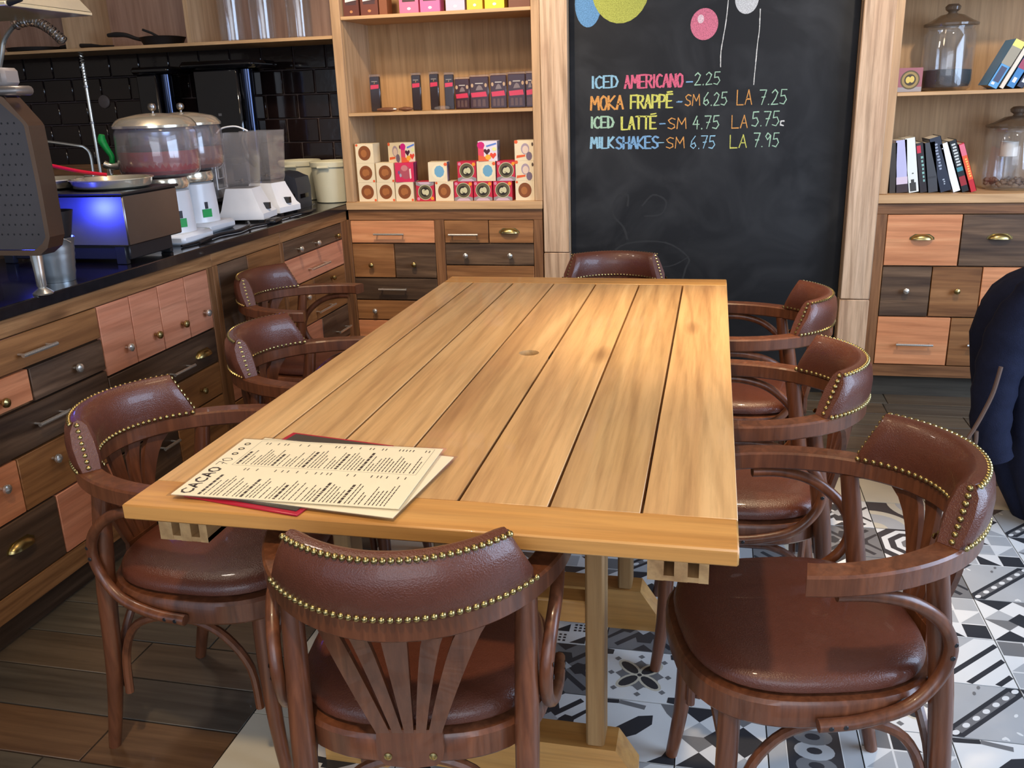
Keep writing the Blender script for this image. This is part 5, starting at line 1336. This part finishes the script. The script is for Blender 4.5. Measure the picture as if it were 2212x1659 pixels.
# ---- black brewer against the tiles
bw = thing('coffee_brewer', 'tall gloss black coffee brewer standing against the dark wall tiles', 'coffee machine', (-2.45, 4.40, CT))
part('body', MB().box(-.15, .10, -.10, .15, .0, .665, None, .01), M['gloss'], bw)
part('top_cap', MB().box(-.215, .20, -.12, .16, .6655, .705, None, .018), M['gloss'], bw)
part('column', MB().lathe([(.030, 0.0), (.030, .660)], (.135, -.07, 0), 20), plain('blue_black_tube', (46, 52, 70), .1, .9), bw)
part('button', MB().box(-.03, -.012, -.1022, -.1005, .44, .452).box(-.02, -.014, -.1022, -.1005, .33, .355), M['steel'], bw)
bw2 = thing('water_boiler', 'slim gloss black boiler with a vertical tube left of the tall brewer', 'water boiler', (-2.84, 4.42, CT))
part('body', MB().box(-.10, .02, -.10, .12, 0, .655, None, .01), M['gloss'], bw2)
part('column', MB().lathe([(.028, 0), (.028, .652)], (.052, -.06, 0), 20), plain('blue_black_tube2', (46, 52, 70), .1, .9), bw2)
part('top_cap', MB().box(-.12, .10, -.11, .13, .6555, .69, None, .012), M['gloss'], bw2)

# ---- faucets
fa = thing('tall_faucet', 'tall chrome pre-rinse faucet riser at the back sink', 'faucet', (-3.22, 4.30, CT))
part('riser', MB().tube([(0, 0, 0), (0, 0, .72)], .009, 10), M['chrome'], fa)
cc = MB(); cc.tube([(.010 * math.cos(t * .9), .010 * math.sin(t * .9), .62 + t * .0021) for t in range(0, 80)], .0025, 5)
part('spring', cc, M['chrome'], fa)
part('clamp', MB().lathe([(.011, .60), (.016, .602), (.016, .612), (.011, .614)], n=14).lathe([(.010, .42), (.014, .422), (.014, .43), (.010, .432)], n=14).tube([(0, 0, .31), (.03, 0, .34)], .003, 6), M['steel'], fa)
part('valve', MB().lathe([(.022, 0), (.022, .01), (.015, .02), (.015, .10), (.01, .11)], (-.045, 0, 0), 14).tube([(-.10, 0, .15), (.02, 0, .15)], .010, 8).tube([(-.045, 0, .10), (-.045, 0, .17)], .012, 8), M['chrome'], fa)
part('spout', MB().tube(spline([(-.045, 0, .17), (-.045, 0, .26), (-.065, -.01, .30), (-.11, -.02, .313), (-.32, -.04, .345)], 5), .008, 8), M['chrome'], fa)
sh = thing('spring_hose', 'arched chrome spring hose above the espresso machine', 'faucet hose', (0, 0, 0))
arc = spline([(-2.62, 3.0, .926), (-2.62, 3.0, 1.25), (-2.615, 3.0, 1.50), (-2.575, 3.0, 1.62), (-2.549, 3.0, 1.671), (-2.489, 3.0, 1.715), (-2.42, 3.0, 1.722), (-2.36, 3.0, 1.695), (-2.31, 3.0, 1.650)], 10)
part('hose', MB().tube(arc, .008, 8), M['chrome'], sh)
cl = MB(); pts = []
sub = arc[48:]
L_ = len(sub)
for i in range((L_ - 1) * 12):
    u = i / 12; k = int(u); f = u - k; p = sub[k].lerp(sub[k + 1], f); t = (sub[min(k + 1, L_ - 1)] - sub[k]).normalized(); nn = Vector((0, 1, 0)); bb = t.cross(nn)
    a = i * 2 * PI / 22; pts.append(p + (nn * math.cos(a) + bb * math.sin(a)) * .017)
cl.tube(pts, .0024, 5)
part('coil', cl, M['steel'], sh)
hd = thing('extractor_hood', 'beige metal hood edge with a bright lower lip above the spring hose', 'hood', (0, 0, 0))
part('hood_shell', MB().loft([[Vector(p) for p in ((-3.4, 2.55, 1.735), (-2.14, 2.55, 1.735), (-2.14, 2.95, 1.735), (-3.4, 2.95, 1.735))], [Vector(p) for p in ((-3.3, 2.62, 1.95), (-2.3, 2.62, 1.95), (-2.3, 2.88, 1.95), (-3.3, 2.88, 1.95))]], smooth=False), plain('hood_beige', (172, 158, 134), .5), hd)
part('hood_duct', MB().box(-2.8, -2.5, 2.64, 2.86, 1.951, 2.899), M['steel'], hd)
part('hood_lip', MB().box(-3.41, -2.14, 2.545, 2.955, 1.7225, 1.7345, None, .002), plain('lip_cream', (228, 214, 176), .25, .3), hd)
part('hood_knob', MB().tube([(-2.1395, 2.56, 1.730), (-2.09, 2.56, 1.736)], [.010, .004], 8), M['black'], hd)
ot = solo('wall_outlet', MB().lathe([(.036, 0), (.035, .006), (.03, .008), (0, .008)], n=26, axis=Matrix.Rotation(PI / 2, 3, 'X')).box(-.02, .02, -.0095, -.0085, -.003, .003), pc((96, 88, 88), .4), 'round grey wall outlet on the dark tiles', 'outlet', None, (-3.36, 4.6215, 1.459))

# ---- things on the kitchen shelf
SZ = 1.7165
pan = thing('frying_pan', 'black cast iron skillet with a raised handle on the kitchen shelf', 'pan', (-2.80, 4.40, SZ))
part('pan_body', MB().lathe([(.085, 0), (.095, .004), (.112, .038), (.116, .042), (.110, .042), (.09, .008), (0, .006)], n=32), M['iron'], pan)
part('pan_handle', MB().tube(spline([(-.10, -.01, .034), (-.14, -.02, .042), (-.19, -.03, .060), (-.24, -.04, .064), (-.285, -.045, .062)], 4), lerpl([.010, .009, .011, .013, .009], 17), 8), M['iron'], pan)
part('pan_lid_handle', MB().tube([(-.01, 0, .04), (-.05, -.02, .066), (-.09, -.03, .082)], .006, 8).lathe([(.10, .042), (.095, .046), (0, .05)], n=28), M['iron'], pan)
lad = thing('small_ladle', 'small dark iron ladle lying on the kitchen shelf beside the skillet', 'ladle', (-3.08, 4.33, SZ))
part('bowl', MB().lathe([(.0, .001), (.03, .003), (.036, .012), (.034, .012), (.028, .006), (0, .004)], n=18), M['iron'], lad)
part('ladle_handle', MB().tube([(-.03, 0, .010), (-.09, 0, .016), (-.155, 0, .018)], [.005, .009, .010], 8), M['iron'], lad)
gp = thing('griddle_pan', 'flat black griddle pan on the kitchen shelf behind the spring hose', 'pan', (-3.56, 4.42, SZ))
part('pan_body', MB().lathe([(.13, 0), (.15, .004), (.158, .022), (.152, .022), (.14, .008), (0, .006)], n=36), M['iron'], gp)
part('pan_handle', MB().tube([(.15, -.02, .018), (.20, -.03, .020), (.25, -.035, .020)], [.010, .012, .009], 8), M['iron'], gp)
for x, lab in ((-2.385, 'clear glass cylinder vase, next to the shelf divider'), (-2.215, 'clear glass cylinder vase, middle of the three'), (-2.020, 'clear glass cylinder vase, closest to the bookcase')):
    solo('glass_vase', MB().lathe([(.056, 0), (.062, .006), (.064, .32), (.066, .36), (.064, .36), (.0615, .32), (.058, .010), (0, .008)], n=32), M['glass'], lab, 'vase', 'tall glass vases on the kitchen shelf', (x, 4.37, SZ + .0003))
